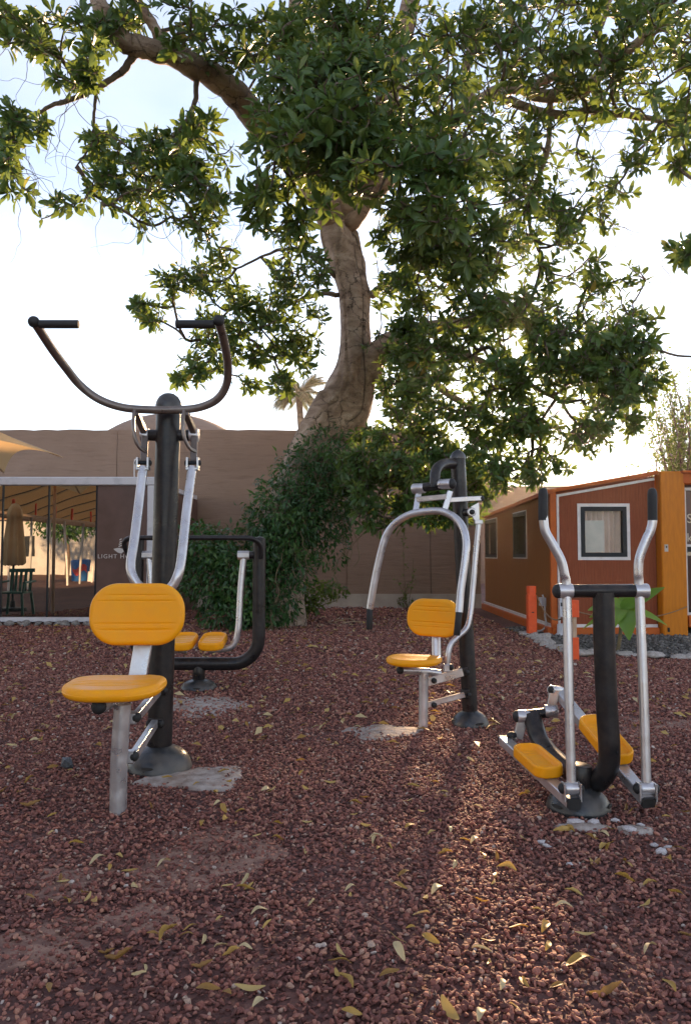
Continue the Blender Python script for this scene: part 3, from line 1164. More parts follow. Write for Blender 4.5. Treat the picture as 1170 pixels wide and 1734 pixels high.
# trims and beams
mb = MB()
mb.bar((x0 - .028, CYF - .035, zf - .07), (x0 - .028, yb, zf - .07), .1, .14)
mb.bar((x0 - .02, CYF - .03, zf - .075), (x1, CYF - .03, zf - .075), .1, .15)
mb.build('floor_beam', M_TRIM_O, house, smooth=False)
mb = MB()
mb.bar((x0 - .02, CYF - .012, zf + .02), (x0 - .02, yb, zf + .02), .03, .05)
mb.build('side_skirting', M_WHITE, house, smooth=False)
mb = MB()
mb.bar((x0 + .06, CYF - .018, zf + .02), (x1 - .01, CYF - .018, zf + .02), .03, .045)
mb.build('front_skirting', M_WHITE, house, smooth=False)
mb = MB()
mb.bar((x0 + .012, CYF - .02, zf - .002), (x0 + .012, CYF - .02, zw0 + .02), .09, .06, up=(0, 1, 0))
mb.build('corner_strip', M_TRIM_O, house, smooth=False)
mb = MB()
mb.bar((x0 + .085, CYF - .014, zf + .045), (x0 + .085, CYF - .014, zw0 - .045), .035, .02, up=(0, 1, 0))
sl = (zw1 - zw0) / (x1 - x0)
mb.bar((x0 + .07, CYF - .015, zw0 - .045 + sl * .07), (x1 - .01, CYF - .015, zw1 - .045), .02, .035)
mb.build('wall_trim', M_WHITE, house, smooth=False)
# roof sheet of the wing, sloping down from the core
mb = MB()
for k in range(40):
    ya, yb2 = CYF - .08 + (yb + .1 - CYF) * k / 40, CYF - .08 + (yb + .1 - CYF) * (k + 1) / 40
    lo = -.12 * (k / 40)
    mb.add([(x0 - .07, ya, zw0 + .0 + lo), (x1 + .02, ya, zw1 + .02 + lo), (x1 + .02, yb2, zw1 + .02 + lo), (x0 - .07, yb2, zw0 + .0 + lo),
            (x0 - .07, ya, zw0 + .05 + lo), (x1 + .02, ya, zw1 + .07 + lo), (x1 + .02, yb2, zw1 + .07 + lo), (x0 - .07, yb2, zw0 + .05 + lo)],
           [(3, 2, 1, 0), (4, 5, 6, 7), (0, 1, 5, 4), (1, 2, 6, 5), (2, 3, 7, 6), (3, 0, 4, 7)])
mb.build('wing_roof', M_TRIM_O, house, smooth=False)
# orange core frame and the door bay
zc1 = W(1140, 799, CYF - .1)[2]
mb = MB()
mb.bar((hx(1132), CYF - .06, .0), (hx(1132), CYF - .06, zc1), hx(1153) - hx(1112), .22, up=(0, 1, 0), bev=.06)
post = mb.build('corner_post', M_FRAME_O, house, smooth=False)
mb = MB()
for zz_ in (.07,):
    mb.box((hx(1118), CYF - .18, zz_), (hx(1121.5), CYF - .165, zz_ + .06))
mb.build('lock_slot', M_VOID, post, smooth=False)
mb = MB()
mb.bar((hx(1150), CYF - .075, zc1 - .09), (8.6, CYF - .075, zc1 - .09), .2, .18)
mb.build('top_beam', M_TRIM_O, house, smooth=False)
mb = MB()
mb.bar((hx(1146), CYF - .1, zc1 - .012), (8.6, CYF - .1, zc1 - .012), .3, .03)
mb.build('roof_edge', M_TRIM_O, house, smooth=False)
mb = MB()
mb.bar((hx(1155), CYF - .07, .21), (8.6, CYF - .07, .21), .18, .16)
mb.build('sill_beam', M_TRIM_O, house, smooth=False)
dx0 = hx(1153) + .004
dz1, dz0 = W(1160, 831, CYF)[2], .30
mb = MB()
mb.box((dx0 + .06, CYF + .0, dz0), (8.5, CYF + .05, zc1 - .18))
door = mb.build('door_bay', M_PANEL, house, smooth=False)
mb = MB()
mb.bar((dx0 + .03, CYF - .03, dz0 - .01), (dx0 + .03, CYF - .03, dz1 + .04), .045, .06, up=(0, 1, 0))
mb.bar((dx0 + .056, CYF - .03, dz1 + .02), (8.4, CYF - .03, dz1 + .02), .06, .04)
mb.bar((dx0 + .056, CYF - .03, dz0 + .01), (8.4, CYF - .03, dz0 + .01), .06, .035)
zr = W(1160, 924, CYF)[2]
mb.bar((dx0 + .056, CYF - .028, zr), (8.4, CYF - .028, zr), .05, .035)
mb.build('frame', M_WHITE, door, smooth=False)
mb = MB()
mb.box((dx0 + .056, CYF - .02, zr - .085), (8.4, CYF - .002, zr - .022))
mb.build('mid_rail', M_DARK, door, smooth=False)
mb = MB()
mb.box((dx0 + .056, CYF - .012, dz0 + .03), (8.4, CYF - .004, zr - .09))
mb.build('pane', glass_mat('dark_door_glass', (.5, .5, .5), .18, (.02, .013, .012)), door, smooth=False)
M_PALETXT = basic('cream_lettering', (.55, .45, .32), (.62, .52, .4), rough=.6)
text_part('S', hx(1163.5), hx(1172), W(1165, 878, CYF)[2], CYF - .012, M_PALETXT, door, size=.2)
text_part('k', hx(1163), hx(1172), W(1165, 910, CYF)[2], CYF - .012, M_PALETXT, door, size=.2)
mb = MB()
mb.box((x1 + .3, CYF + .1, .3), (8.5, yb, zc1 - .05))
mb.build('core_box', M_CLAD, house, smooth=False)
# little key box on the post
mb = MB()
a = W(1126, 928, CYF - .17)
mb.bar(a + np.array([0, .03, -.065]), a + np.array([0, .03, .065]), .085, .05, up=(0, 1, 0), bev=.2)
kb = one(mb, 'key_box', M_DARK, a, 'small black key box fixed to the orange corner post', 'box')
mb = MB()
mb.bar(a + np.array([.012, .0, -.05]), a + np.array([.012, .0, .05]), .05, .015, up=(0, 1, 0), bev=.2)
mb.build('cover', M_CABLE, kb)
mb = MB()
mb.bar(a + np.array([.012, -.01, .0]), a + np.array([.012, -.01, .03]), .016, .01, up=(0, 1, 0))
mb.build('keyhole', M_VOID, kb)
# boxes and conduit by the corner
mb = MB()
a = W(922, 1022, CYF)
yq = CYF + .35
mb.box((x0 - .07, yq, a[2] - .06), (x0 - .002, yq + .16, a[2] + .06))
one(mb, 'socket_box', M_BEAM, (x0 - .03, yq + .08, a[2]), 'small white socket box low on the container side wall', 'box', smooth=False)
mb = MB()
mb.box((hx(942), CYF - .12, .27), (hx(951), CYF - .072, W(945, 1010, CYF)[2]))
mt = one(mb, 'meter_box', M_BEAM, (hx(947), CYF - .09, .27), 'tall white service box at the foot of the container corner', 'box', smooth=False)
mb = MB()
mb.box((hx(943.5), CYF - .124, .42), (hx(949), CYF - .121, .47))
mb.build('label_plate', M_DARK, mt, smooth=False)
mb = MB()
mb.lathe((hx(944), CYF - .15, 0), [(.10, 0), (.10, .03), (.07, .05), (.065, .17), (.05, .18)], 20)
one(mb, 'support_foot', M_BEAM, (hx(944), CYF - .15, 0), 'pale blue grey adjustable foot under the container corner', 'support')
mb = MB()
a = np.array([x0 - .05, CYF + .35, .55])
mb.tube(smooth([a, a + [0, -.1, -.1], a + [0, -.12, -.3], a + [0, -.16, -.42], a + [-.1, -.2, -.50], a + [-.4, -.2, -.52]], 6), .014, 8)
one(mb, 'drain_hose', M_CABLE, a, 'grey hose curling from the container wall to the gravel', 'hose')


# ------------------------------------------------------------------ exercise machines
def sd_round(x, y, w, h, r):
    qx, qy = np.abs(x) - (w / 2 - r), np.abs(y) - (h / 2 - r)
    return np.minimum(np.maximum(qx, qy), 0) + np.hypot(np.maximum(qx, 0), np.maximum(qy, 0)) - r


def pad_mesh(mb, o, ex, ey, ez, w, h, t, r, grooves=(), re=.018, bow=0.0, rim=0.0, gd=.0035, gw=.006):
    """a rounded, edge-rolled plastic pad; grooves lie across ex at the heights given"""
    o, ex, ey, ez = [np.array(q, float) for q in (o, ex, ey, ez)]
    ys = list(np.linspace(-h / 2, h / 2, 36))
    s_ = 1 - np.cos(np.linspace(0, math.pi / 2, 9))
    ys += list(-h / 2 + s_ * re) + list(h / 2 - s_ * re)
    for g in grooves:
        ys += [g - gw, g - gw * .4, g, g + gw * .4, g + gw]
    ys = np.unique(np.round(np.clip(ys, -h / 2 + 1e-5, h / 2 - 1e-5), 5))
    ub = 1 - s_ * .12
    us = np.unique(np.round(np.concatenate([np.linspace(-.88, .88, 24), -1 + s_ * .12, 1 - s_ * .12]), 5))
    n, m = len(ys), len(us)
    dyc = np.clip(np.abs(ys) - (h / 2 - r), 0, r)
    hw = w / 2 - r + np.sqrt(np.maximum(r * r - dyc ** 2, 1e-9))
    X = hw[:, None] * us[None, :]
    Y = np.repeat(ys[:, None], m, 1)
    d = np.clip(-sd_round(X, Y, w, h, r), 0, re) / re
    prof = np.sqrt(np.clip(1 - (1 - d) ** 2, 0, 1))
    gz = np.zeros_like(X)
    for g in grooves:
        inside = np.clip((-sd_round(X, Y, w, h, r) - .035) / .02, 0, 1)
        gz += gd * np.clip(1 - np.abs(Y - g) / gw, 0, 1) * inside
    bz = bow * ((X / (w / 2)) ** 2)
    rz = rim * np.clip(1 - (-sd_round(X, Y, w, h, r) - .012) / .014, 0, 1) if rim else 0
    front = t / 2 * prof - gz + bz + rz
    back = -t / 2 * prof + bz
    vs, fs = [], []
    for Z in (front, back):
        for i in range(n):
            for j in range(m):
                vs.append(o + ex * X[i, j] + ey * Y[i, j] + ez * Z[i, j])
    k = n * m
    for i in range(n - 1):
        for j in range(m - 1):
            q = i * m + j
            fs.append((q, q + 1, q + m + 1, q + m))
            fs.append((k + q, k + q + m, k + q + m + 1, k + q + 1))
    for i in range(n - 1):
        fs.append((i * m, (i + 1) * m, k + (i + 1) * m, k + i * m))
        fs.append((i * m + m - 1, k + i * m + m - 1, k + (i + 1) * m + m - 1, (i + 1) * m + m - 1))
    for j in range(m - 1):
        fs.append((j, k + j, k + j + 1, j + 1))
        q = (n - 1) * m + j
        fs.append((q, q + 1, k + q + 1, k + q))
    return mb.add(vs, fs)


def base_dome(parent, c, R, h, rpost, slots=3, a0=-1.7):
    prof = [(R * .98, 0), (R, .006), (R * .99, .016), (R * .95, h * .35), (R * .84, h * .62), (R * .66, h * .83), (R * .46, h * .95), (rpost * 1.06, h), (rpost * .9, h + .004)]
    d = MB().lathe((c[0], c[1], 0), prof, 48).build('base_cover', M_DOME, parent, sharp=60)
    for k in range(slots):
        t = a0 + k * 2 * math.pi / slots
        mbs = MB()
        rr, hh = R * .955, h * .36
        er = np.array([math.cos(t), math.sin(t), 0])
        et = np.array([-math.sin(t), math.cos(t), 0])
        nz = np.array([0, 0, 1.0])
        nrm = er * .9 + nz * .45
        nrm /= np.linalg.norm(nrm)
        upv = np.cross(et, nrm)
        cc = np.array([c[0], c[1], 0]) + er * rr + nz * hh
        vs = [cc + nrm * .0035 + et * .03 * math.cos(q) + upv * .010 * math.sin(q) * (1 if math.sin(q) > 0 else .5) for q in np.linspace(0, 2 * math.pi, 18, endpoint=False)]
        vs += [v - nrm * .012 for v in vs]
        mbs.add(vs, [tuple(range(18)), tuple(reversed(range(18, 36)))] + [(q, 18 + q, 18 + (q + 1) % 18, (q + 1) % 18) for q in range(18)])
        mbs.build('slot', M_VOID, d)
    return d


def rodp(parent, name, a, b, r, mat, seg=16):
    return MB().rod(a, b, r, seg).build(name, mat, parent)


def capp(parent, c, r, axis=(0, -1, 0), name='end_cap'):
    return MB().lathe(c, [(r, -.008), (r, .004), (r * .9, r * .35), (r * .55, r * .62), (r * .1, r * .72)], 16, axis).build(name, M_RUBBER, parent)


# ---- pull down machine (front left)
yA = G(268, 1318)[1] + .175
cA = np.array([W(270, 1290, yA)[0], yA, 0])
A = thing('pull_down_machine', cA, 'lat pull down machine with wide raised handlebar and large yellow seat', 'exercise machine', 'outdoor exercise machines')
tA = W(286, 690, yA)
pst = MB().tube([cA + [0, 0, .05], cA * .5 + tA * .5, tA], .066, 32).build('post', M_BLACK, A)
MB().lathe(tA, [(.064, -.035), (.072, -.03), (.072, -.018), (.064, -.014), (.071, -.006), (.0715, .012), (.066, .034), (.052, .058), (.03, .074), (.006, .08)], 28).build('post_cap', M_DOME, pst)
base_dome(A, cA, .175, .125, .066)
rodp(A, 'axle', W(246, 737, yA), W(332, 737, yA), .031, M_BLACK, 20)
bar = smooth([W(59, 545, 3.5), W(88, 590, 3.70), W(113, 624, 3.88), W(136, 652, 3.98), (W(168, 676, 4.01)), W(208, 690, 4.03), W(255, 694, 4.035), W(300, 694, 4.035), W(338, 690, 4.03), W(368, 676, 4.01), W(384, 650, 3.97), W(386, 615, 3.86), W(379, 575, 3.66), W(371, 545, 3.5)], 7)
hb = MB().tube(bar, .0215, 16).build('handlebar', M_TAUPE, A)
for a_, b_, e_ in [((67, 549), (134, 549), (58, 545)), ((363, 549), (298, 549), (371, 543))]:
    rodp(hb, 'grip', W(*a_, 3.5), W(*b_, 3.5), .0195, M_RUBBER)
    MB().ball(W(*e_, 3.5), .027, 16).build('grip_end', M_RUBBER, hb)
for s_ in (0, 1):
    dx = 84 * s_
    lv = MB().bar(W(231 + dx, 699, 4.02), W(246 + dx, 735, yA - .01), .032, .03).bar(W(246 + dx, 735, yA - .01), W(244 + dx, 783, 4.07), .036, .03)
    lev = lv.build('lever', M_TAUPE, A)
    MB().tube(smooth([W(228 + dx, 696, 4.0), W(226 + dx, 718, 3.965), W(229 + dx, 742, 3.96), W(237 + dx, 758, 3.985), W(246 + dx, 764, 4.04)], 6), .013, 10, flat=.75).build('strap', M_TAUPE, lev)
    rodp(lev, 'bushing', W(239 + dx - (0 if s_ == 0 else 2), 737, yA), W(253 + dx, 737, yA), .037, M_SILVER, 20)
    cv = MB()
    c_ = W(243 + dx, 784, 4.05)
    for q in (-1, 1):
        cv.bar(c_ + [q * .028, 0, -.03], c_ + [q * .028, 0, .028], .010, .045, up=(0, 1, 0))
    cv.bar(c_ + [-.033, 0, -.032], c_ + [.033, 0, -.032], .045, .012)
    cvo = cv.build('clevis', M_SILVER, A, smooth=False)
    for q in (-1, 1):
        capp(cvo, c_ + np.array([q * .034, 0, 0]), .016, (q, 0, 0), 'bolt_cap')
    rodp(cvo, 'pin', c_ + [-.034, 0, 0], c_ + [.034, 0, 0], .010, M_DARK)
uu = smooth([W(243, 791, 4.05), W(236, 850, 3.99), W(228, 915, 3.90), W(222, 955, 3.85), W(225, 975, 3.83), W(235, 991, 3.825), W(250, 1000, 3.82), W(280, 1000, 3.82), W(293, 991, 3.825), W(302, 973, 3.83), W(308, 945, 3.86), W(317, 860, 3.97), W(326, 791, 4.05)], 6)
MB().tube(uu, .024, 16).build('pull_rod', M_SILVER, A)
MB().bar(W(258, 1002, 3.84), W(233, 1152, 3.76), .085, .03, up=(0, 1, 0)).build('back_support', M_SILVER, A)
bp_c = W(234, 1040, 3.70)
pad = MB()
pad_mesh(pad, bp_c, (1, .02, 0), (0, .10, .995), (0, -.995, .10), .452, .295, .046, .132, [-.075, -.045, .062, .090], re=.022, bow=.012)
pad.build('backrest', M_YELLOW, A, sharp=None)
st = MB()
sc_ = np.array([W(196, 1160, 3.48)[0], 3.485, .548])
pad_mesh(st, sc_, (1, .04, 0), (-.04, 1, .02), (0, -.02, 1), .432, .40, .055, .15, [-.08, -.045, -.01, .025], re=.026, bow=.010, gd=.003)
st.build('seat', M_YELLOW, A, sharp=None)
lg = G(196, 1382) + np.array([0, .04, 0])
MB().tube([lg + [0, 0, -.05], W(202, 1290, lg[1]), W(208, 1192, lg[1])], .0375, 20).build('seat_leg', M_SILVER, A)
ft = W(168, 1197, 3.345)
MB().tube([ft, ft + [.03, .25, .0], ft + [.07, .52, 0.01]], .030, 16).build('seat_tube', M_SILVER, A)
capp(A, ft + [0, -.002, 0], .032)
for (p0, p1, pc) in [((212, 1216), (268, 1170), (230, 1215)), ((208, 1281), (262, 1226), (226, 1281))]:
    ya_ = lg[1] + .09
    a_ = W(*p0, lg[1] + .02)
    s_ = W(pc[0], pc[1], ya_)
    e_ = W(*p1, yA - .075)
    arm = MB().bar(s_, e_, .034, .045).build('link_arm', M_SILVER, A, smooth=False)
    MB().bar(W(pc[0] - 13, pc[1], ya_ - .02), W(pc[0] + 2, pc[1], ya_ - .02), .05, .055).build('lug', M_SILVER, arm, smooth=False)
    capp(arm, W(pc[0] + 2, pc[1], ya_ - .03), .022, (.7, -.7, 0), 'bolt_cap')
    br = MB()
    br.bar(e_ + [-.035, .03, 0], e_ + [.04, .03, 0], .05, .05)
    br.build('bracket', M_BLACK, arm, smooth=False)
    capp(arm, e_ + np.array([.036, .01, 0]), .017, (1, -.3, 0), 'bolt_cap')
    capp(arm, e_ + np.array([-.036, .01, 0]), .017, (-1, -.3, 0), 'bolt_cap')

# ---- air walker (behind, left)
yB = G(337, 1172)[1] + .14
cB = np.array([W(337, 1160, yB)[0], yB, 0])
B = thing('air_walker', cB, 'black U framed air walker with two yellow footplates behind the pull down machine', 'exercise machine', 'outdoor exercise machines')
base_dome(B, cB, .155, .085, .05, 3, -1.5)
zb_ = W(337, 1124, yB)[2]
rodp(B, 'stub_post', cB + [0, 0, .07], (cB[0], cB[1], zb_), .052, M_BLACK, 24)
zt_ = W(440, 914, yB)[2]
xl, xr_ = W(232, 1000, yB)[0], W(439, 1000, yB)[0]
fr = [(xl, yB, zt_), (xl, yB, .6), (xl, yB, zb_ + .25)]
for t in np.linspace(0, math.pi / 2, 9)[1:]:
    fr.append((xl + .22 * (1 - math.cos(t)), yB, zb_ + .22 * (1 - math.sin(t))))
fr2 = [(2 * cB[0] - x_, y_, z_) for x_, y_, z_ in fr]
dxs = xr_ - (2 * cB[0] - xl)
fr2 = [(x_ + dxs, y_, z_) for x_, y_, z_ in fr2]
fo = MB().tube(np.array(fr + fr2[::-1]), .055, 24).build('frame', M_BLACK, B)
for x_ in (xl, xr_):
    MB().ball((x_, yB, zt_), .0545, 20, .5).build('frame_cap', M_BLACK, fo)
hbp = smooth([(xr_ + .02, yB - .06, zt_ - .16), (xr_ + .015, yB - .10, zt_ - .05), (xr_ - .04, yB - .16, zt_ + .004), (xr_ - .15, yB - .19, zt_ + .012), (cB[0], yB - .2, zt_ + .012), (xl + .10, yB - .19, zt_ + .012), (xl - .03, yB - .17, zt_ + .006), (xl - .075, yB - .13, zt_ - .05), (xl - .03, yB - .06, zt_ - .18)], 7)
MB().tube(hbp, .021, 12).build('handrail', M_BLACK, B)
for (pxp, pxa, pxf, sgn) in [(413, 402, 361, 1), (252, 262, 311, -1)]:
    xp = W(pxp, 940, yB)[0]
    zp = W(pxp, 940, yB)[2]
    rodp(B, 'pivot_axle', ((xr_ if sgn > 0 else xl) - sgn * .03, yB, zp), (xp, yB, zp), .032, M_BLACK)
    sgp = smooth([(xp, yB, zp - .02), W((pxp + pxa) / 2, 1000, yB - .02), W(pxa + 2 * sgn, 1062, yB - .04), W(pxa - 3 * sgn, 1085, yB - .04), W(pxa - 14 * sgn, 1097, yB - .04), W(pxf - 6 * sgn, 1101, yB - .04)], 6)
    sa = MB().tube(sgp, .027, 14).build('swing_arm', M_SILVER, B)
    MB().bar((xp - .05, yB, zp), (xp + .05, yB, zp), .075, .075, bev=.25).build('pivot_block', M_SILVER, sa)
    fp = W(pxf, 1088, yB - .06)
    pd = MB()
    pad_mesh(pd, fp, (1, 0, 0), (0, .985, .17), (0, -.17, .985), .215, .36, .05, .09, [-.06, 0, .06], re=.016, rim=.022)
    pd.build('footplate', M_YELLOW, sa, sharp=None)

# ---- chest press (middle right)
yC = G(795, 1236)[1] + .125
cC = np.array([W(796, 1215, yC)[0], yC, 0])
C = thing('chest_press_machine', cC, 'chest press machine with silver hoop handles hanging over a yellow seat', 'exercise machine', 'outdoor exercise machines')
tC = W(775, 776, yC)
base_dome(C, cC, .125, .10, .05, 3, -1.2)
pst = MB().tube([cC + [0, 0, .04], cC * .5 + tC * .5, tC], [.0515, .051, .0505], 28).build('post', M_BLACK, C)
MB().lathe(tC, [(.05, -.01), (.054, -.006), (.054, .004), (.05, .02), (.036, .04), (.018, .054), (.004, .06)], 24).build('post_cap', M_DOME, pst)
rodc = lambda *a_, **k_: rodp(C, *a_, **k_)
MB().tube(smooth([W(773, 786, yC), W(757, 785, yC - .08), W(746, 788, yC - .15), W(738, 797, yC - .21), W(736, 812, yC - .23), W(736, 826, yC - .24)], 6), .034, 20).build('gooseneck', M_BLACK, C)
lat = np.array([.80, -.60, 0])
ax = W(736, 824, yC - .24)
axl, axr = ax - lat * .165 + [0, 0, -.006], ax + lat * .125 + [0, 0, .012]
axo = rodc('axle', axl, axr, .030, M_BLACK, 20)
for q, e_ in ((-1, axl), (1, axr)):
    rodp(axo, 'sleeve', e_ + lat * q * .0, e_ - lat * q * .09, .034, M_SILVER, 20)
capp(axo, axr + lat * .002, .033, tuple(lat))
# hoop
gl, grr = W(626, 1030, 5.12), W(778, 1037, 4.72)
hp = smooth([W(626, 1031, 5.12), W(634, 985, 5.11), W(645, 935, 5.10), W(655, 905, 5.09), W(672, 884, 5.06), W(695, 871, 5.02), W(722, 866, 4.97), W(748, 866, 4.92), W(769, 876, 4.87), W(783, 893, 4.82), W(789, 918, 4.78), W(787, 950, 4.76), W(780, 1000, 4.74), W(777, 1037, 4.72)], 7)
hoop = MB().tube(hp, .024, 16).build('hoop_handle', M_SILVER, C)
rodp(hoop, 'grip', W(626, 1030, 5.12), W(625.5, 1066, 5.12), .0205, M_RUBBER)
rodp(hoop, 'grip', W(777, 1036, 4.72), W(773, 1076, 4.72), .0205, M_RUBBER)
for a_, b_ in (((709, 832, 5.07), (703, 868, 5.03)), ((762, 832, 4.94), (752, 866, 4.93))):
    MB().bar(W(*a_), W(*b_), .036, .03, up=(0, 1, 0)).build('hanger_bar', M_SILVER, hoop, smooth=False)
MB().bar(W(706, 846, 5.05), W(757, 841, 4.93), .028, .036).build('hanger_rung', M_SILVER, hoop, smooth=False)
# rear lever and long push rod
lv = MB().bar(W(757, 847, 4.96), W(790, 845, yC - .12), .03, .032).bar(W(790, 845, yC - .12), W(814, 844, yC - .1), .03, .032).build('lever_bar', M_SILVER, C, smooth=False)
capp(lv, W(816, 844, yC - .1), .02, (1, -.3, 0))
tri = MB()
pts_ = [(797, 858), (810, 851), (811, 880), (806, 886), (797, 872)]
v3 = [W(x_, y_, yC - .10) for x_, y_ in pts_]
tri.add([v + np.array([0, -.014, 0]) for v in v3] + [v + np.array([0, .014, 0]) for v in v3], [(4, 3, 2, 1, 0), (5, 6, 7, 8, 9)] + [(k, (k + 1) % 5, 5 + (k + 1) % 5, 5 + k) for k in range(5)])
tro = tri.build('rocker_plate', M_SILVER, C, smooth=False)
rodp(tro, 'pivot_stub', W(785, 868, yC - .03), W(799, 868, yC - .09), .026, M_BLACK)
MB().lathe(W(798, 867, yC - .11), [(.03, -.01), (.03, .006), (.024, .012)], 20, (0, -1, 0)).build('washer', M_SILVER, tro)
capp(tro, W(799, 867, yC - .125), .018)
pr = smooth([W(810, 886, yC - .10), W(805, 940, yC - .11), W(800, 1000, yC - .13), W(796, 1040, yC - .15), W(790, 1063, yC - .17), W(776, 1077, yC - .20), W(764, 1090, yC - .22), W(759, 1106, yC - .23), W(757, 1128, yC - .23)], 6)
pro = MB().tube(pr, .0185, 14).build('push_rod', M_SILVER, C)
MB().bar(W(803, 884, yC - .1), W(816, 884, yC - .1), .05, .028).build('clevis', M_SILVER, pro, smooth=False)
MB().bar(W(751, 1131, yC - .23), W(765, 1131, yC - .23), .05, .05).build('foot_clevis', M_SILVER, pro, smooth=False)
capp(pro, W(764, 1130, yC - .25), .02, (1, -.4, 0), 'bolt_cap')
# seat
lgC = G(717, 1237) + np.array([0, .035, 0])
MB().tube([lgC + [0, 0, -.04], W(717, 1180, lgC[1]), W(717, 1138, lgC[1])], .031, 20).build('seat_leg', M_SILVER, C)
fC = W(677, 1135, lgC[1] - .08)
MB().tube([fC, W(720, 1137, lgC[1] + .03), W(745, 1140, lgC[1] + .06)], .024, 14).build('seat_tube', M_SILVER, C)
capp(C, fC, .026, (-.75, -.65, 0))
for pz, (p0, pc, p1) in enumerate([((722, 1155), (735, 1153), (783, 1138)), ((722, 1194), (735, 1194), (786, 1176))]):
    s_, e_ = W(*p0, lgC[1] + .03), W(*p1, yC - .075)
    arm = MB().bar(s_, e_, .03, .055 if pz == 0 else .036).build('link_arm', M_SILVER, C, smooth=False)
    capp(arm, W(*pc, lgC[1] - .0), .018, (.3, -1, 0), 'bolt_cap')
    MB().bar(e_ + [-.02, .02, 0], e_ + [.035, .02, 0], .05, .055).build('bracket', M_BLACK, arm, smooth=False)
    capp(arm, e_ + np.array([.03, -.012, 0]), .015, (.5, -.8, 0), 'bolt_cap')
MB().tube([W(739, 1114, 5.10), W(738, 1070, 5.14)], .031, 16, flat=.7).build('back_support', M_SILVER, C)
fwd = np.array([-.62, -.78, 0])
lt2 = np.array([.78, -.62, 0])
pad = MB()
pad_mesh(pad, W(735, 1046, 5.10), lt2, (.05, .06, .997), fwd, .405, .248, .042, .115, [-.06, -.03, .045, .072], re=.02, bow=.014)
pad.build('backrest', M_YELLOW, C, sharp=None)
st = MB()
pad_mesh(st, W(701, 1119, 4.95), (.93, -.36, 0), (.36, .93, .0), (0, 0, 1), .345, .33, .045, .14, [-.06, -.03, 0, .03], re=.02, bow=.008, gd=.003)
st.build('seat', M_YELLOW, C, sharp=None)

# ---- step trainer (right)
yD = 3.40
cD0 = G(979, 1388)
cD = np.array([W(979, 1375, cD0[1] + .14)[0], cD0[1] + .14, 0])
D = thing('step_trainer', cD, 'elliptical step trainer with two tall silver handles and black T frame', 'exercise machine', 'outdoor exercise machines')
base_dome(D, cD, .142, .10, .06, 3, -2.6)
yT = cD[1] - .02
fp_ = smooth([W(1021, 1003, yT - .06), W(1023, 1100, yT - .06), W(1027, 1200, yT - .06), W(1031, 1265, yT - .06), W(1028, 1300, yT - .045), W(1012, 1322, yT), W(990, 1322, yT + .10), W(965, 1306, yT + .22), W(935, 1280, yT + .40), W(915, 1256, yT + .52), W(906, 1232, yT + .58), W(900, 1212, yT + .62)], 7)
fr_ = MB().tube(fp_, .047, 28).build('frame', M_BLACK, D)
rodp(fr_, 'stub_post', (cD[0], cD[1], .07), (cD[0] + .01, cD[1] - .0, .2), .055, M_BLACK, 24)
xa, xb = W(950, 1001, yT - .06), W(1092, 1000, yT - .06)
tb = rodp(D, 'cross_bar', W(944, 1001, yT - .06), W(1094, 1000, yT - .06), .0295, M_BLACK, 24)
for q, a_ in ((-1, (944, 969)), (1, (1073, 1097))):
    rodp(tb, 'sleeve', W(a_[0], 1000.5, yT - .06), W(a_[1], 1000.5, yT - .06), .0325, M_SILVER, 24)
capp(tb, W(944, 1001, yT - .06), .032, (-1, -.25, 0))
hl = smooth([W(967, 1332, yT - .13), W(963, 1180, yT - .10), W(959, 1005, yT - .06), W(955, 972, yT - .06), W(949, 948, yT - .06), W(934, 920, yT - .06), W(923, 900, yT - .06), W(920, 882, yT - .06), W(919, 868, yT - .06)], 7)
hr = smooth([W(1094, 1332, yT - .13), W(1089, 1180, yT - .10), W(1082, 1005, yT - .06), W(1080, 972, yT - .06), W(1082, 945, yT - .06), W(1093, 915, yT - .06), W(1101, 897, yT - .06), W(1104, 882, yT - .06), W(1104, 868, yT - .06)], 7)
for path, gtop in ((hl, (919, 826)), (hr, (1103.5, 826))):
    h_ = MB().tube(path, .0205, 18).build('handle_rod', M_SILVER, D)
    g0 = path[-1]
    g1 = W(*gtop, yT - .06)
    dd = (g1 - g0) / np.linalg.norm(g1 - g0)
    MB().tube([g0 - dd * .035, g0, g1 - dd * .03, g1 - dd * .014, g1 - dd * .004, g1], [.0212, .0212, .0212, .019, .0135, .004], 18).build('grip', M_RUBBER, h_)
ycr = yT + .62
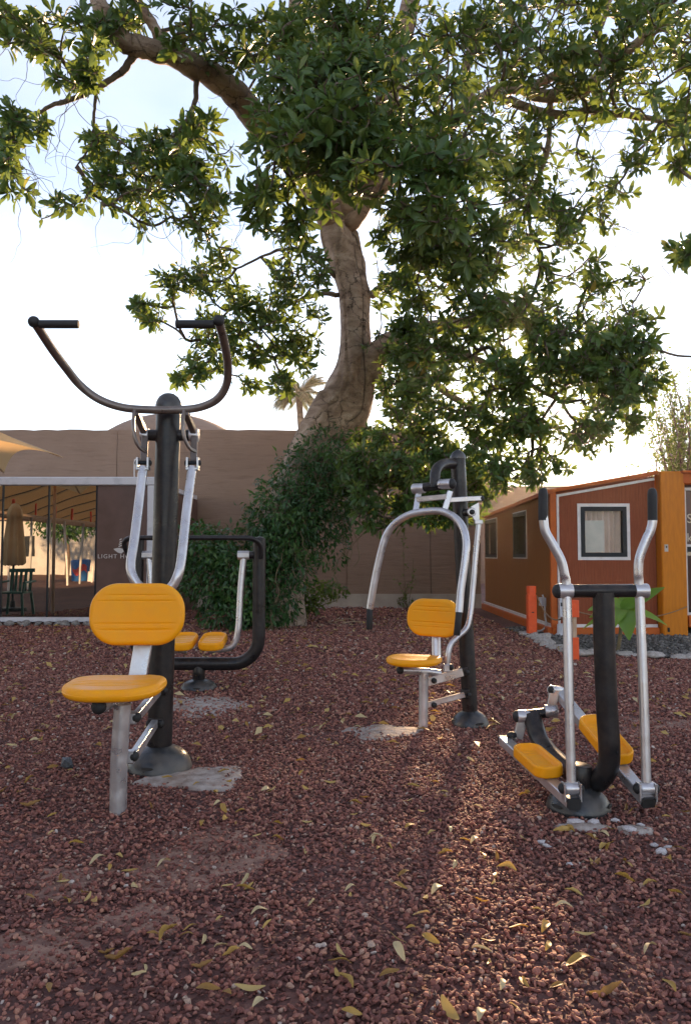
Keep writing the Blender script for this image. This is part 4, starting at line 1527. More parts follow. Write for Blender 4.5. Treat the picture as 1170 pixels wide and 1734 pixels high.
for side, (fr_px, re_px, yf, yr, ck0, ck1, pc_, pl) in enumerate([
        ((970, 1360), (853, 1254), yT - .16, ycr - .02, (886, 1213), (876, 1250), (914, 1292), .34),
        ((1096, 1357), (944, 1170), yT - .16, ycr + .06, (932, 1204), (938, 1168), (1029, 1254), .36)]):
    f_, r_ = W(*fr_px, yf), W(*re_px, yr)
    d_ = (f_ - r_) / np.linalg.norm(f_ - r_)
    bar_ = MB().bar(r_, f_, .058, .044, bev=.1).build('pedal_bar', M_SILVER, D, smooth=False)
    MB().bar(f_ + d_ * .001, f_ + d_ * .014, .059, .046, bev=.15).build('end_plug', M_RUBBER, bar_, smooth=False)
    MB().bar(r_ - d_ * .014, r_ - d_ * .001, .059, .046, bev=.15).build('end_plug', M_RUBBER, bar_, smooth=False)
    # clevis that joins the handle rod
    jc = W(967 if side == 0 else 1094, 1337, yT - .14)
    cv = MB()
    for q in (-1, 1):
        cv.bar(jc + [q * .034, 0, -.045], jc + [q * .034, 0, .028], .009, .055, up=(0, 1, 0), bev=.3)
    cvo = cv.build('clevis', M_SILVER, bar_, smooth=False)
    rodp(cvo, 'bushing', jc + [-.029, 0, 0.005], jc + [.029, 0, .005], .026, M_SILVER)
    capp(cvo, jc + np.array([-.04, 0, .004]), .022, (-1, -.2, 0), 'bolt_cap')
    capp(cvo, jc + np.array([.04, 0, .004]), .022, (1, -.2, 0), 'bolt_cap')
    # pedal tray
    up_ = np.cross(np.array([1.0, 0, 0]) if True else None, d_)
    if up_[2] < 0:
        up_ = -up_
    up_ /= np.linalg.norm(up_)
    ex_ = np.cross(-d_, up_)
    ex_ /= np.linalg.norm(ex_)
    k_ = ((W(*pc_, (yf + yr) / 2) - r_) @ d_)
    pc3 = r_ + d_ * k_ + up_ * .037
    # slide along the bar until the tray is seen where the photo shows it
    best = min(np.linspace(.1, np.linalg.norm(f_ - r_) - .1, 60), key=lambda s: abs(proj(r_ + d_ * s + up_ * .037)[1] - pc_[1]))
    pc3 = r_ + d_ * best + up_ * .037
    tr = MB()
    pad_mesh(tr, pc3, ex_, -d_, up_, .142, pl * .95, .026, .055, [-.10, -.07, .07, .10], re=.007, rim=.028, gd=.005, gw=.008)
    tro = tr.build('foot_tray', M_YELLOW, bar_, sharp=None)
    # crank
    a0_, a1_ = W(*ck0, ycr), W(*ck1, ycr)
    ck = MB().bar(a0_, a1_, .05, .024, up=(0, 1, 0)).build('crank_arm', M_SILVER, D, smooth=False)
    q = -1 if side == 0 else 1
    rodp(ck, 'hub', a0_ + [-.035, 0, 0], a0_ + [.035, 0, 0], .033, M_SILVER, 20)
    rodp(ck, 'crank_pin', a1_ + [-.02, 0, 0], W(*re_px, yr) + [.02, 0, .0], .024, M_SILVER, 18)
    capp(ck, (a0_ + [-.036, 0, 0]) if side == 0 else (a1_ + [-.02, 0, 0]), .031 if side == 0 else .02, (-1, 0, 0))
rodp(D, 'crank_axle', W(880, 1212, ycr), W(934, 1206, ycr), .026, M_BLACK, 20)
capp(D, W(866, 1245, ycr - .03), .026, (0, 0, 1), 'bolt_cap')

# ------------------------------------------------------------------ orange bollards, rope, stones, plant, parasol
for k, (px, ptop, pbot, w, lab) in enumerate([(900, 990, 1076, .125, 'stout orange painted timber bollard at the foot of the container side wall'),
                                             (972, 1016, 1118, .085, 'slim orange bollard with bare wood middle behind the left trainer handle')]):
    b0 = G(px, pbot)
    b1 = W(px, ptop, b0[1])
    h = b1[2]
    bo = thing('bollard', b0, lab, 'bollard', 'orange timber bollards')
    if k == 0:
        mb = MB().bar(b0, b0 + [0, 0, h * .80], w, w, up=(0, 1, 0), bev=.08)
        mb.build('post', M_ORANGE, bo, smooth=False)
        mb = MB().bar(b0 + [0, 0, h * .80], b0 + [0, 0, h * .84], w * .86, w * .86, up=(0, 1, 0)).bar(b0 + [0, 0, h * .84], b0 + [0, 0, h * .975], w * .98, w * .98, up=(0, 1, 0), bev=.2)
        mb.build('head', M_ORANGE, bo, smooth=False)
        MB().box((b0[0] - .012, b0[1] - w / 2 - .003, h * .45), (b0[0] + .02, b0[1] - w / 2 + .004, h * .47)).build('nail_hole', M_VOID, bo, smooth=False)
    else:
        MB().bar(b0, b0 + [0, 0, h * .38], w, w, up=(0, 1, 0), bev=.12).build('foot', M_ORANGE, bo, smooth=False)
        MB().bar(b0 + [0, 0, h * .38], b0 + [0, 0, h * .72], w * .62, w * .62, up=(0, 1, 0), bev=.2).build('shaft', M_WOODPALE, bo, smooth=False)
        MB().bar(b0 + [0, 0, h * .72], b0 + [0, 0, h], w * 1.15, w * 1.15, up=(0, 1, 0), bev=.12).build('head', M_ORANGE, bo, smooth=False)
mb = MB()
b1, b2 = G(900, 1076), G(972, 1118)
h1, h2 = W(903, 1009, b1[1])[2], W(970, 1032, b2[1])[2]
a, b = b1 + [.06, -.075, h1], b2 + [0, .06, h2]
pth = [a + (b - a) * t - np.array([0, 0, .85 * t * (1 - t)]) for t in np.linspace(0, 1, 16)]
mb.tube(pth, .009, 6)
one(mb, 'rope', M_ROPE, a, 'thin brown rope sagging between the two orange bollards', 'rope')
mb = MB()
b3 = np.array([hx(1150), CYF - .19, .42])
a = b2 + [0.03, .06, h2 - .02]
mb.tube([a + (b3 - a) * t - np.array([0, 0, .5 * t * (1 - t)]) for t in np.linspace(0, 1, 20)], .007, 6)
one(mb, 'rope', M_ROPE, a, 'thin rope running from the slim bollard towards the orange corner post', 'rope')

# border of pale stones
brd = thing('stone_border', (3.6, 8.2, 0), 'row of pale rough stones edging the grey gravel by the container', 'border')
SB = [stone_mesh('border_stone', M_STONE_W, 800 + k, 2, (1.2, .8, .62), .25) for k in range(6)]
e = np.array(STONE_EDGE[:-1])
for a, b in zip(e[:-1], e[1:]):
    L_ = np.linalg.norm(b - a)
    s = 0
    while s < L_:
        sz = kr.uniform(.14, .30)
        p = a + (b - a) * min(1, (s + sz / 2) / L_)
        o = bpy.data.objects.new('stone', SB[kr.integers(0, 6)])
        o.parent = brd
        o.location = (p[0] - 3.6 + kr.normal(0, .02), p[1] - 8.2 + kr.normal(0, .04), sz * .14)
        o.scale = (sz, sz, sz * kr.uniform(.6, .95))
        o.rotation_euler = (kr.normal(0, .15), kr.normal(0, .15), kr.uniform(-.5, .5))
        col.objects.link(o)
        s += sz * 1.02
M_CHIP = basic('white_concrete_chip', (.50, .46, .46), (.68, .64, .65), rough=.9, nscale=9, bump=.6, bscale=40)
CHIPS = [stone_mesh('concrete_chip', M_CHIP, 850 + k, 1, (1.2, .8, .5), .6) for k in range(4)]
for k, (px, py, sz) in enumerate([(975, 1398, .10), (1003, 1397, .09), (1040, 1394, .08), (1064, 1410, .10), (1085, 1402, .05), (1118, 1447, .09), (1128, 1440, .05), (914, 1432, .07), (926, 1438, .05), (965, 1470, .06), (1105, 1436, .05)]):
    g_ = G(px, py)
    o = bpy.data.objects.new('concrete_chip', CHIPS[k % 4])
    o.location = (g_[0], g_[1], .012)
    o.scale = (sz * .8, sz * .8, sz * .7)
    o.rotation_euler = (kr.normal(0, .25), kr.normal(0, .25), kr.uniform(-.6, .6))
    col.objects.link(o)
    tag(o, 'broken white concrete chip on the gravel close in front of the step trainer base' if k < 5 else 'small broken white concrete chip lying further out from the step trainer', 'concrete chip', 'white concrete chips near the step trainer')
# the lone dark rock by the seat leg
p = G(111, 1308)
o = bpy.data.objects.new('rock', stone_mesh('rock', M_STONE_D, 914, 1, (1, .85, 1.0), .5))
o.data.polygons.foreach_set('use_smooth', [False] * len(o.data.polygons))
o.location = (p[0], p[1] + .04, .035)
o.scale = (.098, .098, .098)
o.rotation_euler = (.2, .3, .7)
col.objects.link(o)
tag(o, 'lone dark grey angular rock left of the silver seat leg', 'rock')


def leafblade(mb, base, d, up, L_, w, droop, n=8):
    """one broad leaf with a folded midrib and a drooping tip"""
    d, up = np.array(d, float), np.array(up, float)
    d /= np.linalg.norm(d)
    s = np.cross(d, up)
    s /= np.linalg.norm(s)
    u = np.cross(s, d)
    vs, fs = [], []
    p = np.array(base, float)
    for i in range(n + 1):
        t = i / n
        ww = w * math.sin(math.pi * min(1, (t * .92 + .05)) ** .8) * (1 - .2 * t)
        ww = max(ww, .004)
        vs += [p - s * ww / 2 + u * ww * .12, p, p + s * ww / 2 + u * ww * .12]
        d2 = d + np.array([0, 0, -droop * t])
        p = p + d2 / np.linalg.norm(d2) * L_ / n
    for i in range(n):
        q = 3 * i
        fs += [(q, q + 1, q + 4, q + 3), (q + 1, q + 2, q + 5, q + 4)]
    return mb.add(vs, fs)


pl0 = G(1045, 1104)
plant = thing('broadleaf_plant', pl0, 'young plant with a few huge light green leaves by the container', 'plant')
heart = W(1050, 1032, pl0[1])
MB().tube(smooth([pl0, (pl0 + heart) / 2 + [.02, 0, 0], heart], 5), [.022] * 6 + [.02] * 5, 10).build('stem', M_STEM, plant)
for k, (px, py, dy, w_, dr) in enumerate([(1122, 998, -.1, .30, .1), (998, 1044, -.25, .24, .5), (1006, 1066, -.15, .20, .9), (1062, 1108, -.5, .30, 1.6), (1040, 1095, -.45, .22, 1.6), (1110, 1085, -.2, .18, 1.3), (1085, 1012, .2, .26, .3), (1028, 1012, .2, .16, .3), (1000, 1078, .1, .14, .8)]):
    tip = W(px, py, pl0[1] + dy)
    d_ = tip - heart
    L_ = np.linalg.norm(d_) * 1.05
    mb = MB()
    leafblade(mb, heart, d_ + np.array([0, 0, dr * .25]), (0, -.5, 1), L_, w_, dr * .5)
    ob = mb.build('leaf', M_BIGLEAF, plant, sharp=None)
    at = ob.data.attributes.new('rnd', 'FLOAT', 'POINT')
    at.data.foreach_set('value', np.full(len(ob.data.vertices), (k * .37) % 1.0, np.float32))

# open parasol top left
c1_, c2_ = W(107, 773, 10.2), W(8, 799, 12.2)
c2_[2] = c1_[2]
ev = c2_ - c1_
pv = np.array([-ev[1], ev[0], 0]) * .98
corners = [c1_ + pv, c1_, c2_, c2_ + pv]
hub = sum(corners) / 4
pc = hub * [1, 1, 0]
hub = hub + [0, 0, .80]
par = thing('open_parasol', pc, 'open cream parasol reaching in from the left above the kiosk', 'parasol')


def tier(c_hub, cs, bow_up, pull, n=14):
    m_ = MB()
    for q in range(4):
        c0, c1 = cs[q], cs[(q + 1) % 4]
        vs, fs = [], []
        for i in range(n + 1):
            for j in range(n + 1):
                t, s_ = i / n, j / n
                bw = 4 * s_ * (1 - s_)
                e_ = c0 + (c1 - c0) * s_
                e_ = e_ + (c_hub * [1, 1, 0] + [0, 0, e_[2]] - e_) * pull * bw + np.array([0, 0, bow_up * bw])
                p_ = c_hub + (e_ - c_hub) * t
                vs.append(p_ + np.array([0, 0, -.05 * math.sin(math.pi * t)]))
        for i in range(n):
            for j in range(n):
                k_ = i * (n + 1) + j
                fs.append((k_, k_ + n + 1, k_ + n + 2, k_ + 1))
        m_.add(vs, fs)
    return m_


tier(hub, corners, .20, .12).build('canopy', M_CANVAS, par, sharp=None)
tier(hub + [0, 0, .22], [hub + (c - hub) * .45 + [0, 0, .12] for c in corners], .05, .06).build('vent_tier', M_CANVAS, par, sharp=None)
for c0 in corners:
    MB().tube([hub - [0, 0, .02], (hub + c0) / 2 - [0, 0, .07], c0 + [0, 0, -.012]], .012, 8).build('rib', M_WOODPALE, par)
MB().tube([pc, hub + [0, 0, .25]], .03, 14).build('pole', M_WOODPALE, par)

# ------------------------------------------------------------------ leaves as one mesh
LEAF_T = None


def leaf_template(kind):
    """verts (x along, y across, z up) and faces of one leaf of length 1"""
    if kind == 'broad':
        st = [(0, .0, 0), (.24, .10, .03), (.55, .168, .035), (.82, .12, -.005), (1, 0, -.07)]
    elif kind == 'narrow':
        st = [(0, .0, 0), (.4, .16, .05), (1, 0, -.12)]
    elif kind == 'oval':
        st = [(0, .0, 0), (.45, .26, .04), (1, 0, -.06)]
    v, f, prev = [], [], None
    for i, (x, w, z) in enumerate(st):
        if w == 0:
            cur = [len(v)]
            v.append((x, 0, z))
        else:
            cur = [len(v), len(v) + 1, len(v) + 2]
            v += [(x, -w, z + w * .35), (x, 0, z), (x, w, z + w * .35)]
        if prev:
            if len(prev) == 1:
                f += [(prev[0], cur[1], cur[0]), (prev[0], cur[2], cur[1])]
            elif len(cur) == 1:
                f += [(prev[0], prev[1], cur[0]), (prev[1], prev[2], cur[0])]
            else:
                f += [(prev[0], prev[1], cur[1], cur[0]), (prev[1], prev[2], cur[2], cur[1])]
        prev = cur
    return np.array(v, float), f


def frames(D, U):
    D = D / (np.linalg.norm(D, axis=1)[:, None] + 1e-9)
    S = np.cross(U, D)
    S /= np.linalg.norm(S, axis=1)[:, None] + 1e-9
    return D, S, np.cross(D, S)


def leaves_mesh(name, kind, O, D, U, L_, R_, mat, parent, wid=1.0, part_kind='stuff', loc=None):
    """thousands of leaves joined into one object; R_ is each leaf's own tone"""
    tv, tf = leaf_template(kind)
    n, k = len(O), len(tv)
    D, S, Z = frames(D, U)
    V = O[:, None, :] + L_[:, None, None] * (tv[None, :, 0:1] * D[:, None, :] + wid * tv[None, :, 1:2] * S[:, None, :] + tv[None, :, 2:3] * Z[:, None, :])
    o0 = ORIGIN[parent.name] if parent is not None else np.array(loc, float)
    V = (V.reshape(-1, 3) - o0).astype(np.float32)
    me = bpy.data.meshes.new(name)
    me.vertices.add(n * k)
    me.vertices.foreach_set('co', V.ravel())
    flat = np.concatenate([np.array(q) for q in tf])
    tot = np.array([len(q) for q in tf])
    start = np.concatenate([[0], np.cumsum(tot)[:-1]])
    nl = len(flat)
    me.loops.add(n * nl)
    me.loops.foreach_set('vertex_index', (flat[None, :] + k * np.arange(n)[:, None]).ravel().astype(np.int32))
    me.polygons.add(n * len(tf))
    me.polygons.foreach_set('loop_start', (start[None, :] + nl * np.arange(n)[:, None]).ravel().astype(np.int32))
    me.polygons.foreach_set('use_smooth', np.ones(n * len(tf), bool))
    at = me.attributes.new('rnd', 'FLOAT', 'POINT')
    at.data.foreach_set('value', np.repeat(R_, k).astype(np.float32))
    me.update(calc_edges=True)
    me.validate()
    return finish(name, me, mat, parent, o0, smooth=False, kind=part_kind)


def unit(v):
    return v / (np.linalg.norm(v, axis=-1, keepdims=True) + 1e-9)


def rosettes(P, AX, nleaf, L0, L1, r, spread=(.55, 1.5), droop=.25):
    """leaves set in whorls at the twig ends P round the axes AX"""
    O, D, U, LL, T = [], [], [], [], []
    n = len(P)
    ref = np.where(np.abs(AX[:, 2:3]) > .9, np.array([[1.0, 0, 0]]), np.array([[0, 0, 1.0]]))
    E1 = unit(np.cross(AX, ref))
    E2 = np.cross(AX, E1)
    ph = r.uniform(0, 6.28, n)
    tone = r.beta(2, 2.2, n)
    full = r.uniform(.45, 1.0, n)
    size = r.uniform(.68, 1.12, n)
    for k in range(nleaf):
        use = r.uniform(size=n) < full
        t = (ph + k * 2.39996 + r.normal(0, .25, n))[:, None]
        inc = (spread[0] + (spread[1] - spread[0]) * (k + .5) / nleaf + r.normal(0, .18, n))[:, None]
        rad = np.cos(t) * E1 + np.sin(t) * E2
        d = np.cos(inc) * AX + np.sin(inc) * rad
        d = unit(d + np.array([0, 0, -droop]) * r.uniform(0, 1.6, (n, 1)))
        u = unit(AX * np.sin(inc) - rad * np.cos(inc) + r.normal(0, .4, (n, 3)) + 1e-4)
        o = P - AX * (.13 * k / nleaf * r.uniform(.3, 1.2, (n, 1))) + d * .012
        ln = (1 - .10 * np.clip((P[:, 1] - 7.2) / 3.0, 0, 1)) * size * r.uniform(L0, L1, n) * (1 - .28 * (k < 2)) * r.choice([1, 1, 1, .7], n)
        tn = np.clip(tone * .75 + r.uniform(0, .3, n), 0, .965)
        tn = np.where(r.uniform(size=n) < .012, 1.0, tn)
        O.append(o[use]); D.append(d[use]); U.append(u[use]); LL.append(ln[use]); T.append(tn[use])
    return [np.concatenate(q) for q in (O, D, U, LL, T)]


# ------------------------------------------------------------------ the big tree
tr_r = np.random.default_rng(21)
base_t = G(520, 1064)
TY = base_t[1] + .5
tree = thing('shade_tree', (base_t[0], TY, 0), 'large spreading shade tree with pale leaning trunk and glossy whorled leaves', 'tree')
tp = []
for px, py, Y, r_ in [(455, 1066, TY, .55), (462, 1000, TY, .48), (478, 920, TY, .47), (507, 840, TY, .50), (538, 770, TY - .02, .53), (565, 711, TY - .05, .53), (585, 677, TY - .07, .50), (600, 630, TY - .1, .385), (601, 575, TY - .12, .285), (598, 500, TY - .15, .275), (588, 455, TY - .2, .295), (579, 421, TY - .25, .33), (570, 390, TY - .3, .32), (567, 362, TY - .35, .24), (566, 345, TY - .4, .12)]:
    w = W(px, py, Y)
    if py > 1060:
        w[2] = -.05
    tp.append([*w, r_ * .84])
tp = smooth(tp, 9)
seg = 120
ang = np.linspace(0, 2 * math.pi, seg, endpoint=False)
nt_ = len(tp)
TT = np.gradient(tp[:, :3], axis=0)
TT = unit(TT)
vs, fs = [], []
SURF = np.zeros((nt_, seg, 3))
gro = [(-2.35, .5, .8, 1.3, .05, .028), (-1.25, -.7, 1.1, 2.0, .055, .035), (-.95, .55, 1.0, .3, .05, .04), (-.45, -.5, .7, 4.0, .06, .03), (-1.75, .3, 1.6, 2.2, .045, .02), (.4, .4, 1, 1, .07, .03), (2.0, .5, 1, 2, .07, .03)]


def groove_angle(g, t):
    return g[0] + g[1] * math.sin(3.1 * t * g[2] + g[3]) + .25 * math.sin(11 * t + g[3] * 2) + .1 * math.sin(29 * t + g[3])


KNOTS = [(tr_r.uniform(.15, 1), tr_r.uniform(0, 6.28), tr_r.uniform(.012, .035), tr_r.uniform(.12, .35), tr_r.choice([1, 1, -1]) * tr_r.uniform(.02, .05)) for _ in range(70)]
for i in range(nt_):
    T_ = TT[i]
    e1 = np.array([1.0, 0, 0]) - T_[0] * T_
    e1 /= np.linalg.norm(e1)
    e2 = np.cross(T_, e1)
    e2 = -e2 if e2[1] > 0 else e2          # e2 towards the camera
    t = i / nt_
    z = tp[i, 2]
    rr = np.ones(seg)
    rr += .055 * np.sin(2 * ang + 1.2 + 2.5 * t) + .045 * np.sin(3 * ang + 4 * t) + .03 * np.sin(5 * ang - 6 * t + 1) + .012 * np.sin(9 * ang + 25 * t)
    flare = max(0, 1 - z / 1.2)
    rr += flare * (.22 * np.abs(np.sin(2.5 * ang + .6)) + .1 * np.sin(7 * ang))
    bul = math.exp(-((t - .80) / .10) ** 2)
    rr += bul * .08 * np.sin(4 * ang + 18 * t)
    for g in gro:
        ga = groove_angle(g, t)
        da = (ang + ga + math.pi) % (2 * math.pi) - math.pi       # e2 is towards the camera, so the front is at +pi/2
        rr -= (g[5] / max(tp[i, 3], .2)) * .55 * np.exp(-(da / g[4]) ** 2)
        rr += (g[5] / max(tp[i, 3], .2)) * .35 * np.exp(-((np.abs(da) - .16) / .11) ** 2)
    for kt, ka, kw, kaw, kh in KNOTS:
        if abs(t - kt) < 3 * kw:
            dk_ = (ang - ka + math.pi) % (2 * math.pi) - math.pi
            rr += kh / max(tp[i, 3], .2) * math.exp(-((t - kt) / kw) ** 2) * np.exp(-(dk_ / kaw) ** 2)
    rr += .006 * np.sin(z * 42 + 2 * np.sin(ang * 2)) * (1 if .5 < t < .75 else .4)
    SURF[i] = tp[i, :3] + tp[i, 3] * rr[:, None] * (np.cos(ang)[:, None] * e1 + np.sin(ang)[:, None] * e2)
vs = SURF.reshape(-1, 3)
for i in range(nt_ - 1):
    for k in range(seg):
        k2 = (k + 1) % seg
        fs.append((i * seg + k, (i + 1) * seg + k, (i + 1) * seg + k2, i * seg + k2))
fs.append(tuple(range((nt_ - 1) * seg, nt_ * seg)))
mb = MB()
mb.add(vs, fs)
trunk = mb.build('trunk', M_BARK, tree, sharp=None)
bm = bmesh.new()
bm.from_mesh(trunk.data)
bmesh.ops.recalc_face_normals(bm, faces=bm.faces)
bm.to_mesh(trunk.data)
bm.free()
# dark clinging roots that follow the grooves
for g in (gro[1], gro[3]):
    i0, i1 = int(nt_ * tr_r.uniform(.30, .42)), int(nt_ * tr_r.uniform(.88, .97))
    pth = []
    for i in range(i0, i1, 2):
        a_ = (-groove_angle(g, i / nt_)) % (2 * math.pi)
        k = int(round(a_ / (2 * math.pi) * seg)) % seg
        pth.append(SURF[i, k] + (SURF[i, k] - tp[i, :3]) / tp[i, 3] * .004)
    if len(pth) > 4:
        pq = smooth(pth, 2)
        MB().tube(pq, .011 + .006 * np.sin(np.arange(len(pq)) * .35) ** 2, 6).build('clinging_root', M_ROOT, tree)

SKEL = []                 # (point, radius) samples that twigs grow from


def limb(name, pts, n=8, seg_=14, mat=None, lift=0.0):
    q = smooth([[*W(px, py, Y), r_] for px, py, Y, r_ in pts], n)
    nn = len(q)
    wob = np.cumsum(tr_r.normal(0, .006, (nn, 3)), axis=0)
    wob -= np.linspace(0, 1, nn)[:, None] * wob[-1]
    q[:, :3] += wob
    q[:, 3] *= 1 + .06 * np.sin(np.arange(nn) * .9) + tr_r.normal(0, .02, nn)
    for row in q:
        SKEL.append(row.copy())
    return MB().tube(q[:, :3], q[:, 3], seg_).build(name, mat or M_BARK, tree, sharp=None)


TB = TY - .35
limb('limb', [(563, 372, TB, .24), (535, 320, TB - .5, .22), (490, 265, TB - 1.2, .20), (425, 190, TB - 2.2, .18), (390, 150, TB - 2.6, .165), (345, 117, TB - 3.0, .15), (285, 90, TB - 3.4, .13), (235, 78, TB - 3.6, .12), (205, 68, TB - 3.7, .112), (185, 40, TB - 3.8, .10), (168, 12, TB - 3.9, .09), (150, -50, TB - 4.0, .075), (120, -160, TB - 4.2, .05)])
limb('limb', [(574, 372, TB, .22), (610, 295, TB - .4, .19), (648, 205, TB - .9, .17), (672, 90, TB - 1.3, .15), (690, 25, TB - 1.5, .14), (712, -60, TB - 1.7, .11), (735, -200, TB - 2, .07)])
limb('limb', [(560, 360, TB, .16), (530, 270, TB - .5, .125), (508, 180, TB - .9, .11), (503, 100, TB - 1.1, .10), (500, 0, TB - 1.3, .09), (490, -150, TB - 1.6, .06)])
limb('limb', [(585, 378, TB, .19), (640, 318, TB - .3, .165), (720, 245, TB - .9, .13), (800, 185, TB - 1.6, .105), (870, 152, TB - 2.2, .09), (925, 168, TB - 2.6, .085), (985, 155, TB - 2.9, .075), (1040, 105, TB - 3.2, .065), (1100, 55, TB - 3.5, .055), (1175, 5, TB - 3.8, .04)])
limb('branch', [(868, 153, TB - 2.2, .06), (920, 135, TB - 2.5, .055), (980, 95, TB - 2.9, .045), (1020, 40, TB - 3.1, .035), (1040, -40, TB - 3.2, .025)])
limb('branch', [(850, 165, TB - 2.1, .06), (930, 195, TB - 2.6, .055), (1000, 190, TB - 3.0, .045), (1080, 195, TB - 3.4, .035), (1190, 215, TB - 4, .02)])
limb('branch', [(800, 185, TB - 1.6, .07), (790, 100, TB - 1.9, .06), (840, 20, TB - 2.3, .045), (900, -60, TB - 2.6, .03)])
limb('branch', [(930, 170, TB - 2.6, .04), (925, 260, TB - 2.7, .033), (895, 350, TB - 2.7, .026), (910, 420, TB - 2.6, .018)])
limb('limb', [(622, 640, TY - .1, .20), (640, 600, TY - .25, .19), (668, 578, TY - .5, .155), (705, 562, TY - .8, .115), (760, 553, TY - 1.2, .09), (830, 548, TY - 1.7, .07), (910, 556, TY - 2.2, .05), (1000, 575, TY - 2.6, .03)])
limb('branch', [(668, 578, TY - .5, .085), (730, 588, TY - 1.0, .06), (800, 605, TY - 1.4, .05), (880, 640, TY - 1.9, .035), (950, 680, TY - 2.2, .02)])
limb('branch', [(660, 590, TY - .4, .085), (700, 620, TY - .6, .07), (760, 665, TY - 1.0, .055), (830, 705, TY - 1.4, .04), (900, 735, TY - 1.7, .02)])
limb('branch', [(640, 640, TY - .25, .06), (662, 690, TY - .45, .05), (685, 735, TY - .7, .038), (715, 785, TY - 1.0, .025), (735, 830, TY - 1.1, .015)])
limb('branch', [(628, 500, TY - .2, .07), (665, 470, TY - .5, .055), (720, 440, TY - 1, .045), (790, 420, TY - 1.6, .035), (850, 430, TY - 2, .02)])
limb('branch', [(568, 468, TY - .2, .042), (535, 440, TY - .6, .036), (505, 428, TY - .9, .03), (465, 432, TY - 1.2, .022), (400, 455, TY - 1.6, .014)], mat=M_TWIG)
limb('branch', [(573, 500, TY - .2, .04), (530, 502, TY - .6, .034), (480, 520, TY - 1.0, .026), (420, 555, TY - 1.5, .018), (360, 600, TY - 1.8, .01)], mat=M_TWIG)
limb('branch', [(226, 92, TB - 3.6, .05), (208, 112, TB - 3.6, .042), (165, 147, TB - 3.65, .034), (98, 175, TB - 3.8, .026), (46, 198, TB - 4.0, .018), (0, 220, TB - 4.2, .01)], mat=M_TWIG)
limb('branch', [(163, 148, TB - 3.65, .02), (160, 200, TB - 3.65, .017), (158, 240, TB - 3.7, .014), (130, 282, TB - 3.75, .008)], mat=M_TWIG)
limb('branch', [(335, 122, TB - 3.05, .036), (326, 165, TB - 3.1, .03), (312, 208, TB - 3.2, .026), (285, 237, TB - 3.3, .02), (240, 250, TB - 3.4, .012)], mat=M_TWIG)
limb('branch', [(280, 82, TB - 3.4, .075), (255, 40, TB - 3.5, .06), (232, 0, TB - 3.6, .05), (200, -90, TB - 3.8, .03)])
limb('branch', [(548, 322, TB - .3, .07), (560, 270, TB - .7, .055), (600, 215, TB - 1.4, .05), (640, 170, TB - 2.4, .04), (660, 150, TB - 3.4, .03)])
limb('branch', [(520, 300, TB - .8, .06), (500, 285, TB - 1.6, .05), (500, 265, TB - 2.6, .04), (520, 250, TB - 3.6, .03)])
limb('branch', [(720, 245, TB - .9, .07), (740, 270, TB - 1.8, .05), (735, 285, TB - 2.8, .04), (720, 300, TB - 3.6, .03)])

